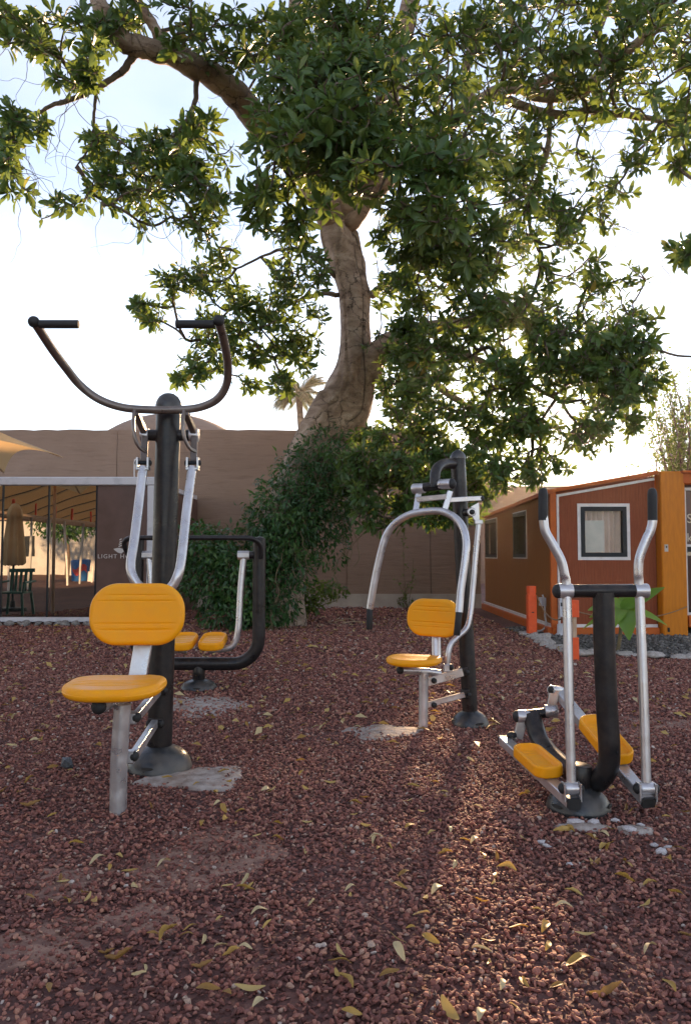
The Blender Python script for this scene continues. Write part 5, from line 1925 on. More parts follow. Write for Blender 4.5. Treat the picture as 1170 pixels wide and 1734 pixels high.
# where the crown carries its leaves: photo position, half size in photo pixels, distance, half depth, whorls
CROWN = [
    # near centre mass
    (640, 190, 215, 120, 7.4, .8, 250), (530, 255, 125, 110, 7.3, .7, 120), (720, 300, 165, 105, 7.5, .7, 150), (560, 90, 130, 80, 8.2, .8, 90), (500, 350, 95, 60, 7.8, .5, 40), (770, 400, 110, 75, 8.4, .6, 75), (690, 400, 70, 50, 8.6, .6, 32), (620, 40, 160, 60, 8.8, .8, 80),
    # right, upper
    (980, 60, 200, 85, 8.4, .8, 125), (1110, 90, 85, 90, 7.8, .8, 55), (860, 70, 110, 75, 9.0, .8, 62), (1010, 180, 150, 60, 8.8, .7, 55), (1120, 240, 75, 60, 8.2, .6, 26), (960, 330, 110, 80, 9.0, .7, 62), (860, 270, 80, 90, 9.0, .7, 40), (1010, 390, 60, 50, 9.2, .5, 18), (1155, 412, 42, 55, 7.0, .4, 16), (960, 440, 50, 40, 9.2, .4, 12),
    # right, middle and low
    (800, 500, 130, 75, 9.6, .8, 100), (720, 560, 75, 60, 10.2, .6, 46), (870, 580, 140, 75, 9.8, .9, 110), (1010, 560, 105, 75, 9.6, .8, 105), (1050, 610, 75, 70, 9.6, .7, 62), (960, 660, 130, 70, 9.9, .8, 95), (780, 660, 95, 60, 10.4, .7, 60), (1030, 710, 70, 50, 9.9, .6, 40), (690, 640, 55, 55, 11.0, .5, 26), (820, 760, 85, 50, 10.9, .6, 62), (870, 800, 55, 35, 11.0, .5, 26), (960, 760, 80, 40, 10.6, .6, 32), (700, 770, 75, 50, 11.2, .6, 52), (650, 820, 75, 55, 11.3, .5, 46), (760, 840, 80, 45, 11.0, .5, 46), (600, 800, 45, 55, 11.4, .4, 22), (700, 890, 70, 30, 11.1, .4, 16),
    # beside and below the trunk
    (655, 455, 40, 60, 10.6, .5, 24), (650, 540, 30, 40, 11.3, .4, 14), (500, 470, 60, 60, 10.9, .5, 26), (470, 590, 70, 50, 10.8, .5, 24), (530, 560, 32, 40, 11.3, .3, 10), (690, 650, 50, 50, 10.9, .5, 24), (1030, 470, 60, 40, 9.5, .4, 20),
    (640, 800, 65, 65, 10.7, .4, 42), (722, 790, 68, 58, 10.4, .4, 44), (745, 850, 58, 38, 10.2, .3, 28), (612, 845, 28, 48, 10.8, .3, 14), (690, 760, 78, 46, 10.8, .4, 34), (850, 790, 60, 45, 10.4, .4, 26), (905, 745, 55, 40, 10.2, .4, 22),
    (692, 480, 60, 60, 10.2, .6, 30), (676, 560, 42, 48, 10.9, .5, 18), (720, 690, 60, 48, 10.8, .5, 26), (850, 690, 80, 48, 10.4, .6, 30), (680, 828, 85, 48, 11.2, .5, 48), (785, 800, 75, 58, 11.0, .5, 48), (630, 760, 40, 42, 11.6, .3, 22), (1060, 660, 50, 70, 9.8, .5, 26),
    (820, 470, 200, 130, 12.2, .7, 80), (720, 620, 100, 85, 12.3, .4, 34), (960, 620, 150, 90, 11.6, .6, 50), (560, 150, 150, 120, 9.6, .6, 60), (740, 230, 200, 120, 9.4, .6, 70),
    # left
    (300, 330, 85, 90, 8.6, .6, 95), (230, 300, 75, 60, 8.5, .5, 42), (340, 250, 60, 55, 8.8, .5, 32), (220, 220, 70, 40, 8.5, .5, 20), (270, 40, 90, 50, 8.2, .6, 50), (140, 70, 80, 55, 8.1, .6, 48), (40, 35, 60, 45, 7.9, .5, 30), (100, 120, 60, 40, 8.0, .5, 22), (30, 205, 50, 45, 7.8, .5, 26), (15, 300, 25, 60, 7.7, .4, 12), (60, 345, 40, 25, 7.8, .3, 5), (400, 50, 80, 55, 8.8, .6, 40), (360, 120, 70, 40, 9.0, .5, 16), (110, 330, 40, 30, 7.9, .3, 4),
    # left of the trunk, lower
    (330, 450, 75, 45, 10.2, .5, 48), (280, 520, 50, 28, 10.1, .4, 22), (430, 470, 85, 60, 10.6, .6, 52), (400, 550, 90, 52, 10.4, .6, 54), (500, 640, 40, 30, 11.0, .3, 10), (480, 550, 60, 45, 11.0, .5, 24), (350, 610, 60, 40, 10.4, .5, 26), (440, 620, 70, 35, 10.8, .5, 26), (330, 650, 35, 25, 10.4, .3, 8), (520, 600, 40, 40, 11.2, .4, 9), (610, 600, 40, 30, 11.4, .2, 9), (470, 400, 60, 40, 10.8, .5, 18),
    # above the frame and behind, so that the crown goes on
    (600, -130, 500, 110, 9.0, 1.5, 150), (200, -110, 250, 90, 8.0, 1.0, 60), (1050, -120, 250, 90, 8.5, 1.2, 60), (1290, 150, 120, 200, 8.5, 1.0, 45), (1240, 560, 60, 120, 9.5, .6, 12), (640, 120, 260, 140, 12.6, 1.0, 90), (800, 300, 160, 140, 12.4, .8, 55), (480, 200, 100, 130, 12.2, .7, 26), (900, 560, 150, 100, 12.5, .7, 36),
]
RP, RB = [], []
for bi, (cx, cy, rx, ry, d0, dd, nr) in enumerate(CROWN):
    k = 0
    nr = int(nr * 1.35)
    sub = tr_r.normal(0, 1, (max(3, nr // 7), 3))
    sub /= np.maximum(1, np.linalg.norm(sub, axis=1, keepdims=True))
    while k < nr:
        c_ = sub[tr_r.integers(0, len(sub))]
        q = c_ * .9 + tr_r.normal(0, .22, 3)
        if q @ q > 1.35:
            continue
        px, py = cx + q[0] * rx, cy + q[1] * ry
        if ((px - 597) ** 2 / 46 ** 2 + (py - 520) ** 2 / 165 ** 2 < 1 or (px - 635) ** 2 / 34 ** 2 + (py - 300) ** 2 / 34 ** 2 < 1 or (px - 575) ** 2 / 52 ** 2 + (py - 380) ** 2 / 55 ** 2 < 1) and tr_r.uniform() < .92:
            k += 1
            continue                                    # the trunk stays in view
        if 205 < px < 420 and abs(py - (55 + (px - 205) * .62)) < 26 and tr_r.uniform() < .8:
            k += 1
            continue                                    # so does the big left limb
        RP.append(W(px, py, d0 + q[2] * dd))
        RB.append(bi)
        k += 1
RP = np.array(RP)
SK = np.array(SKEL)
# grow twigs: each whorl joins the nearest wood already there
order = np.argsort(np.min(np.linalg.norm(RP[:, None, :] - SK[None, :, :3], axis=2), axis=1))
nodes = [tuple(q) for q in SK[:, :3]]
NP_ = np.zeros((len(SK) + len(RP), 3))
NP_[:len(SK)] = SK[:, :3]
par_ = np.full(len(SK) + len(RP), -1)
pos = len(SK)
idx_of = {}
depth_pen = np.zeros(len(SK) + len(RP))
for r_i in order:
    d_ = np.linalg.norm(NP_[:pos] - RP[r_i], axis=1) + depth_pen[:pos] * .06
    j = int(np.argmin(d_))
    NP_[pos] = RP[r_i]
    par_[pos] = j
    depth_pen[pos] = depth_pen[j] + 1
    idx_of[pos] = r_i
    pos += 1
load = np.ones(pos)
for i in range(pos - 1, len(SK) - 1, -1):
    if par_[i] >= 0:
        load[par_[i]] += load[i]
twg = MB()
AX = np.zeros((len(RP), 3))
for i in range(len(SK), pos):
    j = par_[i]
    a, b = NP_[j], NP_[i]
    L_ = np.linalg.norm(b - a)
    mid = (a + b) / 2 + tr_r.normal(0, .07 * L_, 3) + np.array([0, 0, -.07 * L_])
    r1 = min(.004 + .0024 * math.sqrt(load[i]), .03)
    r0 = r1 * 1.25 + .0008
    if L_ > .12:
        pth = smooth([a, mid, b], 4)
        twg.tube(pth, np.linspace(r0, r1, len(pth)), 5, caps=False)
    else:
        twg.tube([a, b], [r0, r1], 5, caps=False)
    dirn = unit(b - mid)
    AX[idx_of[i]] = unit(dirn + np.array([0, -.15, .35]) + tr_r.normal(0, .35, 3))
crown_centre = W(640, 150, 10.5)
twigs = twg.build('twigs', M_TWIG, tree, sharp=None, kind='stuff')
small = np.array([RP[:, 1] < 99])[0]
O_, D_, U_, L_, T_ = rosettes(RP, AX, 13, .13, .215, tr_r, droop=.35)
# the leaves that show largest are leaves of their own
px_, py_, dep_ = proj(O_)
inside = (px_ > 10) & (px_ < 1160) & (py_ > 5) & (py_ < 900)
score = np.where(inside, L_ / dep_, 0)
cell = ((px_ // 22).astype(int)) * 1000 + (py_ // 22).astype(int)
front = np.zeros(len(O_), bool)
seen = set()
for i in np.argsort(dep_):
    if inside[i] and cell[i] not in seen:
        seen.add(cell[i])
        front[i] = True
pick = np.argsort(-np.where(front, score, 0))[:300]
rest = np.ones(len(O_), bool)
rest[pick] = False
crown = leaves_mesh('crown', 'broad', O_[rest], D_[rest], U_[rest], L_[rest], T_[rest], M_LEAF, tree)
tv, tf = leaf_template('broad')
LM = []
for k in range(8):
    me = bpy.data.meshes.new('leaf')
    me.from_pydata(tv.tolist(), [], tf)
    me.polygons.foreach_set('use_smooth', [True] * len(me.polygons))
    at = me.attributes.new('rnd', 'FLOAT', 'POINT')
    at.data.foreach_set('value', np.full(len(tv), .08 + k * .12, np.float32))
    me.materials.append(M_LEAF)
    LM.append(me)
Dn, Sn, Zn = frames(D_[pick], U_[pick])
for q, i in enumerate(pick):
    o = bpy.data.objects.new('leaf', LM[min(7, int(T_[i] * 8))])
    o.parent = crown
    m_ = Matrix(((Dn[q, 0], Sn[q, 0], Zn[q, 0]), (Dn[q, 1], Sn[q, 1], Zn[q, 1]), (Dn[q, 2], Sn[q, 2], Zn[q, 2]))).to_4x4()
    m_ = Matrix.Translation(Vector(O_[i] - ORIGIN[tree.name])) @ m_ @ Matrix.Scale(float(L_[i]), 4)
    o.matrix_local = m_
    col.objects.link(o)
# bare hanging twigs
bare = MB()
WOOD = np.vstack([SK[:, :3], RP])
WX, WY_, WD = proj(WOOD)
for (cx, cy, rx, ry, d0, n_) in [(150, 300, 140, 90, 7.9, 46), (60, 250, 60, 120, 7.8, 20), (380, 300, 40, 90, 8.8, 16), (1080, 300, 90, 110, 8.6, 46), (1060, 420, 70, 40, 8.4, 10), (290, 390, 60, 40, 8.6, 10), (600, 90, 80, 60, 9.5, 14), (500, 470, 60, 60, 11, 12), (860, 60, 120, 60, 9.2, 24)]:
    for q in range(n_):
        near_ = np.where((np.abs(WX - cx) < rx * 1.2) & (WY_ > cy - ry * 1.7) & (WY_ < cy + ry * .5) & (np.abs(WD - d0) < 1.6))[0]
        if len(near_) == 0:
            continue
        p = WOOD[tr_r.choice(near_)]
        d_ = unit(np.array([tr_r.normal(0, .8), tr_r.normal(0, .5), -.55]))
        pth = [p]
        for st_ in range(tr_r.integers(8, 18)):
            d_ = unit(d_ + tr_r.normal(0, .33, 3) + np.array([0, 0, -.10]))
            p = p + d_ * tr_r.uniform(.04, .09)
            pth.append(p)
        pth = smooth(pth, 2)
        bare.tube(pth, np.linspace(.0042, .0016, len(pth)), 4, caps=False)
bare.build('bare_twigs', M_TWIG, tree, sharp=None, kind='stuff')


# ------------------------------------------------------------------ climbing vine, hedge, small shrubs
def mass(blobs, r, n_per, l0, l1, droop=.5):
    """leaves over the skins of overlapping ellipsoids given in photo pixels and distance"""
    O, D, U, LL, T = [], [], [], [], []
    for (cx, cy, rx, ry, d0, dd, dens) in blobs:
        c_ = W(cx, cy, d0)
        sx, sz = rx * d0 / F, ry * d0 / F
        n = int(n_per * dens * (sx * sz + sx * dd + sz * dd) * 4)
        q = unit(r.normal(size=(n, 3)))
        lump = 1 + .16 * np.sin(q[:, 0] * 7 + cx) * np.sin(q[:, 2] * 6 + cy) + .12 * np.sin(q[:, 0] * 15 + q[:, 2] * 13)
        rad = np.where(r.uniform(size=n) < .75, r.uniform(.82, 1.06, n), r.uniform(.4, .85, n)) * lump
        p = c_ + q * rad[:, None] * np.array([sx, dd, sz])
        ok = p[:, 2] > .02
        p, q = p[ok], q[ok]
        n = len(p)
        d_ = unit(q * .7 + r.normal(0, .55, (n, 3)) + np.array([0, 0, -droop]))
        O.append(p); D.append(d_); U.append(unit(q + r.normal(0, .4, (n, 3)) + np.array([0, 0, .3])))
        LL.append(r.uniform(l0, l1, n))
        tone = .5 + .3 * np.sin(p[:, 0] * 5 + p[:, 2] * 7) * np.sin(p[:, 2] * 4.3)
        T.append(np.clip(tone + r.normal(0, .2, n), 0, 1))
    return [np.concatenate(q) for q in (O, D, U, LL, T)]


vr = np.random.default_rng(31)
V0 = TY - .55
vine_b = G(500, 1062)
vine = thing('climbing_vine', vine_b, 'dense dark green vine hanging thick over the lower tree trunk', 'vine')
vb = [(556, 765, 52, 45, V0, .42, 1), (530, 800, 72, 50, V0 - .02, .5, 1), (505, 845, 80, 50, V0 - .1, .55, 1), (480, 890, 65, 50, V0 - .12, .55, 1), (545, 865, 55, 55, V0 - .1, .45, 1), (498, 925, 52, 36, V0 - .1, .45, .9), (455, 930, 42, 40, V0 - .15, .4, 1), (560, 930, 28, 40, V0 - .1, .3, .5), (468, 985, 26, 45, V0 - .1, .35, .7), (455, 1040, 26, 26, V0 - .2, .35, .7), (492, 1005, 20, 50, V0 - .25, .25, .8), (505, 965, 26, 30, V0 - .2, .3, .7), (432, 885, 20, 30, V0 - .1, .3, .8), (588, 800, 30, 60, V0, .3, .6), (590, 870, 20, 40, V0 - .1, .2, .4)]
O2, D2, U2, L2, T2 = mass(vb, vr, 330, .07, .13, .55)
leaves_mesh('foliage', 'narrow', O2, D2, U2, L2, T2, M_VINE, vine, 1.1)
vs_ = MB()
for k in range(26):
    c_ = vb[vr.integers(0, len(vb))]
    p = W(c_[0] + vr.normal(0, .5) * c_[2], c_[1], c_[4] - c_[5] * .7)
    pth = [p]
    for q in range(8):
        p = p + np.array([vr.normal(0, .05), vr.normal(0, .03), -.10])
        pth.append(p)
    vs_.tube(smooth(pth, 2), .007, 5, caps=False)
for k in range(10):
    p = W(455 + k * 14, 760 + abs(k - 6) * 22, V0 - .3)
    pth = [p]
    for q in range(6):
        p = p + np.array([vr.normal(-.03, .03), -.02, .06 - q * .012])
        pth.append(p)
    vs_.tube(smooth(pth, 2), .0035, 4, caps=False)
vs_.build('stems', M_STEM, vine, sharp=None, kind='stuff')

hb_ = G(385, 1072)
hedge = thing('clipped_bush', hb_, 'dark green leafy bush against the wall left of the tree trunk', 'bush')
H0 = hb_[1] + .55
hbl = [(345, 922, 40, 36, H0, .45, 1), (388, 940, 45, 45, H0, .45, 1), (362, 975, 58, 50, H0, .5, 1), (415, 985, 50, 60, H0 - .05, .5, 1), (390, 1035, 48, 38, H0 - .1, .45, 1), (325, 960, 22, 45, H0, .3, .8), (435, 1040, 28, 28, H0 - .1, .35, .8)]
O2, D2, U2, L2, T2 = mass(hbl, vr, 330, .08, .14, .5)
leaves_mesh('foliage', 'narrow', O2, D2, U2, L2, T2, M_VINE, hedge, 1.15)
mb = MB()
for k in range(7):
    p = hb_ + np.array([vr.uniform(-.35, .35), .5 + vr.uniform(-.2, .2), -.02])
    pth = [p]
    for q in range(6):
        p = p + np.array([vr.normal(0, .05), vr.normal(0, .05), .16])
        pth.append(p)
    mb.tube(smooth(pth, 2), .018, 6, caps=False)
mb.build('stems', M_STEM, hedge, sharp=None, kind='stuff')

sb_ = G(515, 1053)
shrub = thing('low_shrub', sb_, 'small sunlit shrub spreading beside the yellow pot', 'shrub')
S0 = sb_[1] + .05
O2, D2, U2, L2, T2 = mass([(535, 1000, 42, 16, S0, .22, 1), (565, 1000, 22, 10, S0, .18, .8), (505, 1012, 28, 22, S0, .25, 1), (492, 1035, 16, 22, S0 - .05, .2, .8), (525, 1022, 25, 15, S0, .2, .7)], vr, 380, .06, .11, .3)
leaves_mesh('foliage', 'oval', O2, D2, U2, L2, T2, M_SHRUB, shrub)
mb = MB()
for k in range(9):
    e_ = W(490 + k * 10, 1005 + (k % 3) * 6, S0)
    mb.tube(smooth([sb_ + [vr.normal(0, .05), .03, 0], (sb_ + e_) / 2 + [0, 0, .08], e_], 4), .008, 5, caps=False)
mb.build('stems', M_STEM, shrub, sharp=None, kind='stuff')

wb_ = np.array([W(690, 1020, WY - .35)[0], WY - .35, 0])
weed = thing('tall_weed', wb_, 'thin straggling weed growing at the foot of the mud wall', 'weed')
mb = MB()
PW, AW = [], []
for k, (px, py) in enumerate([(683, 905), (700, 945), (672, 980), (690, 990), (705, 985), (680, 1010), (698, 1012)]):
    e_ = W(px, py, WY - .4)
    pth = smooth([wb_, (wb_ + e_) / 2 + [vr.normal(0, .06), 0, 0], e_], 8)
    mb.tube(pth, .006, 5, caps=False)
    for q in range(3, len(pth), 1):
        if vr.uniform() < .75:
            PW.append(pth[q] + vr.normal(0, .03, 3)); AW.append(unit(vr.normal(0, 1, 3) + [0, 0, .6]))
mb.build('stems', M_STEM, weed, sharp=None, kind='stuff')
O2, D2, U2, L2, T2 = rosettes(np.array(PW), np.array(AW), 5, .05, .10, vr)
leaves_mesh('foliage', 'oval', O2, D2, U2, L2, T2, M_SHRUB, weed)

p = G(513, 1052)
mb = MB().lathe(p, [(.125, .0), (.125, .018), (.10, .02)], 24).lathe(p, [(.085, .02), (.105, .19), (.112, .20), (.112, .215), (.10, .215), (.095, .2), (.02, .195)], 24)
one(mb, 'plant_pot', M_POT, p, 'small yellow ribbed pot on a saucer by the tree foot', 'pot')

# dry sticks and palm straw under the tree
for k in range(8):
    a = G(470 + k * 20 + vr.normal(0, 8), 1058 + vr.normal(0, 4))
    d_ = np.array([vr.uniform(-.7, .9), vr.normal(0, .12), 0])
    mb = MB()
    L_ = vr.uniform(.3, .9)
    pth = [a + d_ * L_ * t + np.array([0, .05 * math.sin(t * 3 + k), .025 + .03 * math.sin(math.pi * t)]) for t in np.linspace(0, 1, 7)]
    mb.tube(pth, np.linspace(.011, .005, 7), 6)
    one(mb, 'dry_stick', M_DEADTWIG, a, '%s dry brown stick in the litter by the tree foot, %s' % ('long' if L_ > .6 else 'short', ('nearest the vine', 'just left of the pot', 'in line with the pot', 'just right of the pot', 'under the low shrub edge', 'out beyond the shrub', 'before the bare wall', 'farthest from the trunk')[k]), 'stick', 'dry sticks under the tree')

# ------------------------------------------------------------------ tree behind the container, far palms
cr = np.random.default_rng(51)
tb_ = np.array([W(1150, 800, 17.5)[0], 17.5, 0])
t2 = thing('thin_tree', tb_, 'loose thin leaved tree rising behind the container roof', 'tree')
mb = MB()
PT, AT = [], []
for k in range(60):
    px, py = 1140 + cr.normal(0, 34), 700 + cr.normal(0, 55)
    e_ = W(px, max(585, py), 17.5 + cr.normal(0, .5))
    root = tb_ + [cr.normal(0, .1), 0, 1.6 + cr.uniform(0, .6)]
    pth = smooth([root, (root + e_) / 2 + cr.normal(0, .15, 3), e_], 7)
    mb.tube(pth, np.linspace(.022, .006, len(pth)), 5, caps=False)
    for q in range(5, len(pth)):
        for _ in range(2):
            PT.append(pth[q] + cr.normal(0, .10, 3)); AT.append(unit(cr.normal(0, 1, 3) + [0, 0, .8]))
mb.build('branches', M_TWIG, t2, sharp=None, kind='stuff')
MB().tube(smooth([tb_, tb_ + [.05, 0, 1.0], tb_ + [0, 0, 2.3]], 5), [.1] * 6 + [.07] * 5, 10).build('trunk', M_TWIG, t2)
O2, D2, U2, L2, T2 = rosettes(np.array(PT), np.array(AT), 6, .08, .15, cr)
leaves_mesh('crown', 'oval', O2, D2, U2, L2, T2, M_SHRUB, t2)


def palm(name, base, top, nf, fl, label, mat, seedv, spread=1.0, dead=False, trunk_r=.2, leaflets=44):
    r = np.random.default_rng(seedv)
    t_ = thing(name, base, label, 'palm')
    MB().tube(smooth([base, (np.array(base) + top) / 2 + [.15, 0, 0], top], 6), trunk_r, 12).build('trunk', M_TWIG, t_)
    for k in range(nf):
        az = 2 * math.pi * k / nf + r.normal(0, .2)
        el = r.uniform(-.35, 1.15) if not dead else r.uniform(-1.4, -1.0)
        d_ = np.array([math.cos(az) * math.cos(el) * spread, math.sin(az) * math.cos(el) * spread, math.sin(el)])
        L_ = fl * r.uniform(.8, 1.1)
        pth = []
        p = np.array(top, float)
        for q in range(10):
            pth.append(p.copy())
            d_ = unit(d_ + np.array([0, 0, -.13]))
            p = p + d_ * L_ / 9
        pth = np.array(pth)
        fr_o = MB().tube(pth, np.linspace(.03, .008, 10) * fl / 2, 5, caps=False).build('frond', M_STEM, t_, sharp=None)
        O, D, U, LL = [], [], [], []
        for q in np.linspace(.12, .99, leaflets):
            i = min(8, int(q * 9)); f_ = q * 9 - i
            pp = pth[i] * (1 - f_) + pth[i + 1] * f_
            tg = unit(pth[i + 1] - pth[i])
            sd = unit(np.cross(tg, [0, 0, 1.0]))
            for sg in (-1, 1):
                O.append(pp); D.append(unit(sd * sg * .8 + tg * .7 + np.array([0, 0, -.25]))); U.append(np.array([0, 0, 1.0]) + r.normal(0, .2, 3)); LL.append(fl * .30 * math.sin(math.pi * min(.97, q * .85 + .15)))
        leaves_mesh('leaflets', 'narrow', np.array(O), np.array(D), np.array(U), np.array(LL), r.uniform(0, 1, len(O)), mat, fr_o, .22)
    return t_


pt = W(506, 668, 46)
palm('date_palm', (pt[0] + .4, 46, 0), pt, 26, 2.3, 'distant palm with arching fronds above the wall left of the trunk', M_PALM, 3)
pt = W(703, 700, 44)
palm('date_palm', (pt[0], 44, 0), pt, 12, 1.3, 'distant palm with dry hanging fronds right of the trunk', M_DEADPALM, 4, dead=False, spread=.5)

# ------------------------------------------------------------------ fallen leaves
fr2_ = np.random.default_rng(61)
FT = []
for k in range(10):
    mb = MB()
    n = 8
    curl = fr2_.uniform(-1.2, 1.8)
    wdt = fr2_.uniform(.26, .46)
    bend = fr2_.uniform(-.5, .5)
    vs, fs = [], []
    for i in range(n + 1):
        t = i / n
        ww = max(.015, wdt * math.sin(math.pi * (.04 + .93 * t)) ** .8)
        z_ = .10 * curl * math.sin(math.pi * t) * .8 + .06 * math.sin(5 * t + k)
        y_ = bend * (t - .5) ** 2
        fold = fr2_.uniform(.2, .5) if k % 2 else .15
        vs += [(t - .5, y_ - ww / 2, z_ + ww * fold), (t - .5, y_, z_), (t - .5, y_ + ww / 2, z_ + ww * fold * (1 if k % 3 else 1.6))]
    for i in range(n):
        q = 3 * i
        fs += [(q, q + 1, q + 4, q + 3), (q + 1, q + 2, q + 5, q + 4)]
    me = bpy.data.meshes.new('fallen_leaf')
    me.from_pydata(vs, [], fs)
    me.polygons.foreach_set('use_smooth', [True] * len(me.polygons))
    at = me.attributes.new('rnd', 'FLOAT', 'POINT')
    at.data.foreach_set('value', np.full(len(vs), (k * .31 + .1) % 1.0, np.float32))
    me.materials.append(M_FALLEN)
    FT.append(me)
NEAR = [(52, 1370, .12, 'curved'), (86, 1421, .07, ''), (130, 1438, .08, ''), (220, 1485, .08, ''), (228, 1512, .08, ''), (105, 1498, .10, ''), (283, 1590, .11, ''), (315, 1595, .06, ''), (200, 1630, .12, ''), (235, 1664, .06, ''), (352, 1690, .09, ''), (385, 1693, .06, ''), (423, 1685, .11, ''), (438, 1710, .06, ''), (452, 1578, .05, ''), (415, 1617, .06, ''), (575, 1640, .09, ''), (470, 1430, .07, ''), (365, 1345, .11, ''), (380, 1375, .10, ''), (450, 1345, .09, ''), (50, 1530, .06, ''), (602, 1368, .08, ''), (637, 1427, .08, ''), (659, 1443, .05, ''), (730, 1417, .07, ''), (817, 1458, .07, ''), (860, 1480, .12, ''), (955, 1415, .13, ''), (1000, 1424, .09, ''), (740, 1517, .09, ''), (720, 1530, .08, ''), (715, 1560, .08, ''), (695, 1581, .04, ''), (840, 1490, .07, ''), (920, 1582, .10, ''), (955, 1548, .08, ''), (990, 1592, .08, ''), (1145, 1525, .08, ''), (980, 1638, .13, ''), (828, 1640, .05, ''), (1025, 1690, .13, ''), (760, 1725, .12, ''), (815, 1731, .08, ''), (675, 1625, .09, ''), (850, 1681, .06, ''), (65, 1245, .10, ''), (20, 1270, .08, ''), (90, 1390, .07, ''), (520, 1400, .07, ''), (560, 1330, .09, ''), (700, 1340, .09, ''), (1010, 1470, .09, ''), (1060, 1375, .08, ''), (660, 1660, .08, ''), (150, 1530, .07, ''), (530, 1540, .06, ''), (1100, 1620, .08, '')]
spots = [(G(px, py), L_) for px, py, L_, _ in NEAR]
while len(spots) < 285:
    px, py = fr2_.uniform(-20, 1190), 1734 - (1734 - 1120) * fr2_.uniform(0, 1) ** .55
    g_ = G(px, py)
    if any(np.hypot(*(g_[:2] - np.array(c_[:2]))) < rr_ for c_, rr_ in ((cA, .2), (cB, .2), (cC, .16), (cD, .2))):
        continue
    spots.append((g_, fr2_.uniform(.045, .095)))
for k, (g_, L_) in enumerate(spots):
    o = bpy.data.objects.new('fallen_leaf', FT[fr2_.integers(0, 10)])
    o.location = (g_[0], g_[1], .017 + fr2_.uniform(0, .008))
    o.rotation_euler = (fr2_.normal(0, .35), fr2_.normal(0, .18), fr2_.normal(0, .9) if k < len(NEAR) else fr2_.uniform(0, 6.28))
    L_ *= .74
    o.scale = (L_, L_ * .8, L_)
    col.objects.link(o)
    px, py, _ = proj(np.array([g_[0], g_[1], 0.0]))
    kk = [i for i, m_ in enumerate(FT) if m_ == o.data][0]
    tone = ['golden brown', 'yellow', 'dull yellow', 'pale straw'][min(3, int(((kk * .31 + .1) % 1.0) * 4))]
    size = 'long' if L_ > .08 else ('short' if L_ < .055 else 'middling')
    colm = ['at the far left', 'left of centre', 'in the middle', 'right of centre', 'at the far right'][int(min(4, max(0, px // 234)))]
    row = 'on the nearest gravel' if py > 1600 else 'on the front gravel' if py > 1480 else 'by the machine feet' if py > 1340 else 'behind the front machines' if py > 1220 else 'on the far gravel'
    lab, gp = '%s %s fallen leaf %s %s' % (size, tone, colm, row), 'fallen leaves on the gravel'
    tag(o, lab, 'leaf', gp)
n = 1500
y_ = 4.5 + 10.5 * fr2_.uniform(0, 1, n) ** .8
x_ = fr2_.uniform(-1, 1, n) * (.5 * y_ + .4)
ok = ~beyond_edge(np.column_stack([x_, y_])) & (x_ < 2.8)
O2 = np.column_stack([x_, y_, fr2_.uniform(.025, .05, n)])[ok]
n = len(O2)
a_ = fr2_.uniform(0, 6.28, n)
D2 = np.column_stack([np.cos(a_), np.sin(a_), fr2_.normal(0, .25, n)])
U2 = np.column_stack([fr2_.normal(0, .4, n), fr2_.normal(0, .4, n), np.ones(n)])
lit = leaves_mesh('leaf_litter', 'oval', O2, D2, U2, fr2_.uniform(.05, .11, n), fr2_.uniform(0, 1, n), M_FALLEN, None, .8, 'stuff', (0, 9, 0))
lit['label'] = 'small dry leaf litter strewn over the far gravel'

# ------------------------------------------------------------------ what the kiosk glass mirrors: the yard left of and behind the camera
def mir(px, py, Yv):
    """real place of something whose mirror image is seen at a photo pixel at distance Yv"""
    w = W(px, py, Yv)
    return np.array([w[0], 2 * KY - Yv, w[2]])


# closed parasol
b_ = mir(22, 1000, 15.6) * [1, 1, 0]
cp = thing('closed_parasol', b_, 'folded cream parasol mirrored in the kiosk glass', 'parasol')
MB().tube([b_, b_ + [0, 0, 2.1]], .025, 10).build('pole', M_DARK, cp)
MB().lathe(b_, [(.28, 0), (.28, .06), (.06, .08), (.05, .2)], 20).build('foot', M_DARK, cp)
mb = MB()
vs, fs = [], []
prof = [(.20, .93), (.215, .98), (.19, 1.25), (.15, 1.6), (.12, 1.88), (.145, 1.90), (.12, 2.05), (.06, 2.16), (.01, 2.18)]
sg = 48
for r_, h_ in prof:
    for k in range(sg):
        t = 2 * math.pi * k / sg
        q = r_ * (1 + .16 * math.sin(8 * t) * (1 if h_ < 1.89 else .3))
        vs.append(b_ + [q * math.cos(t), q * math.sin(t), h_ + (.02 * math.sin(8 * t) if h_ < .95 else 0)])
for i in range(len(prof) - 1):
    for k in range(sg):
        fs.append((i * sg + k, i * sg + (k + 1) % sg, (i + 1) * sg + (k + 1) % sg, (i + 1) * sg + k))
mb.add(vs, fs)
mb.build('cover', M_CREAMFAB, cp, sharp=None)
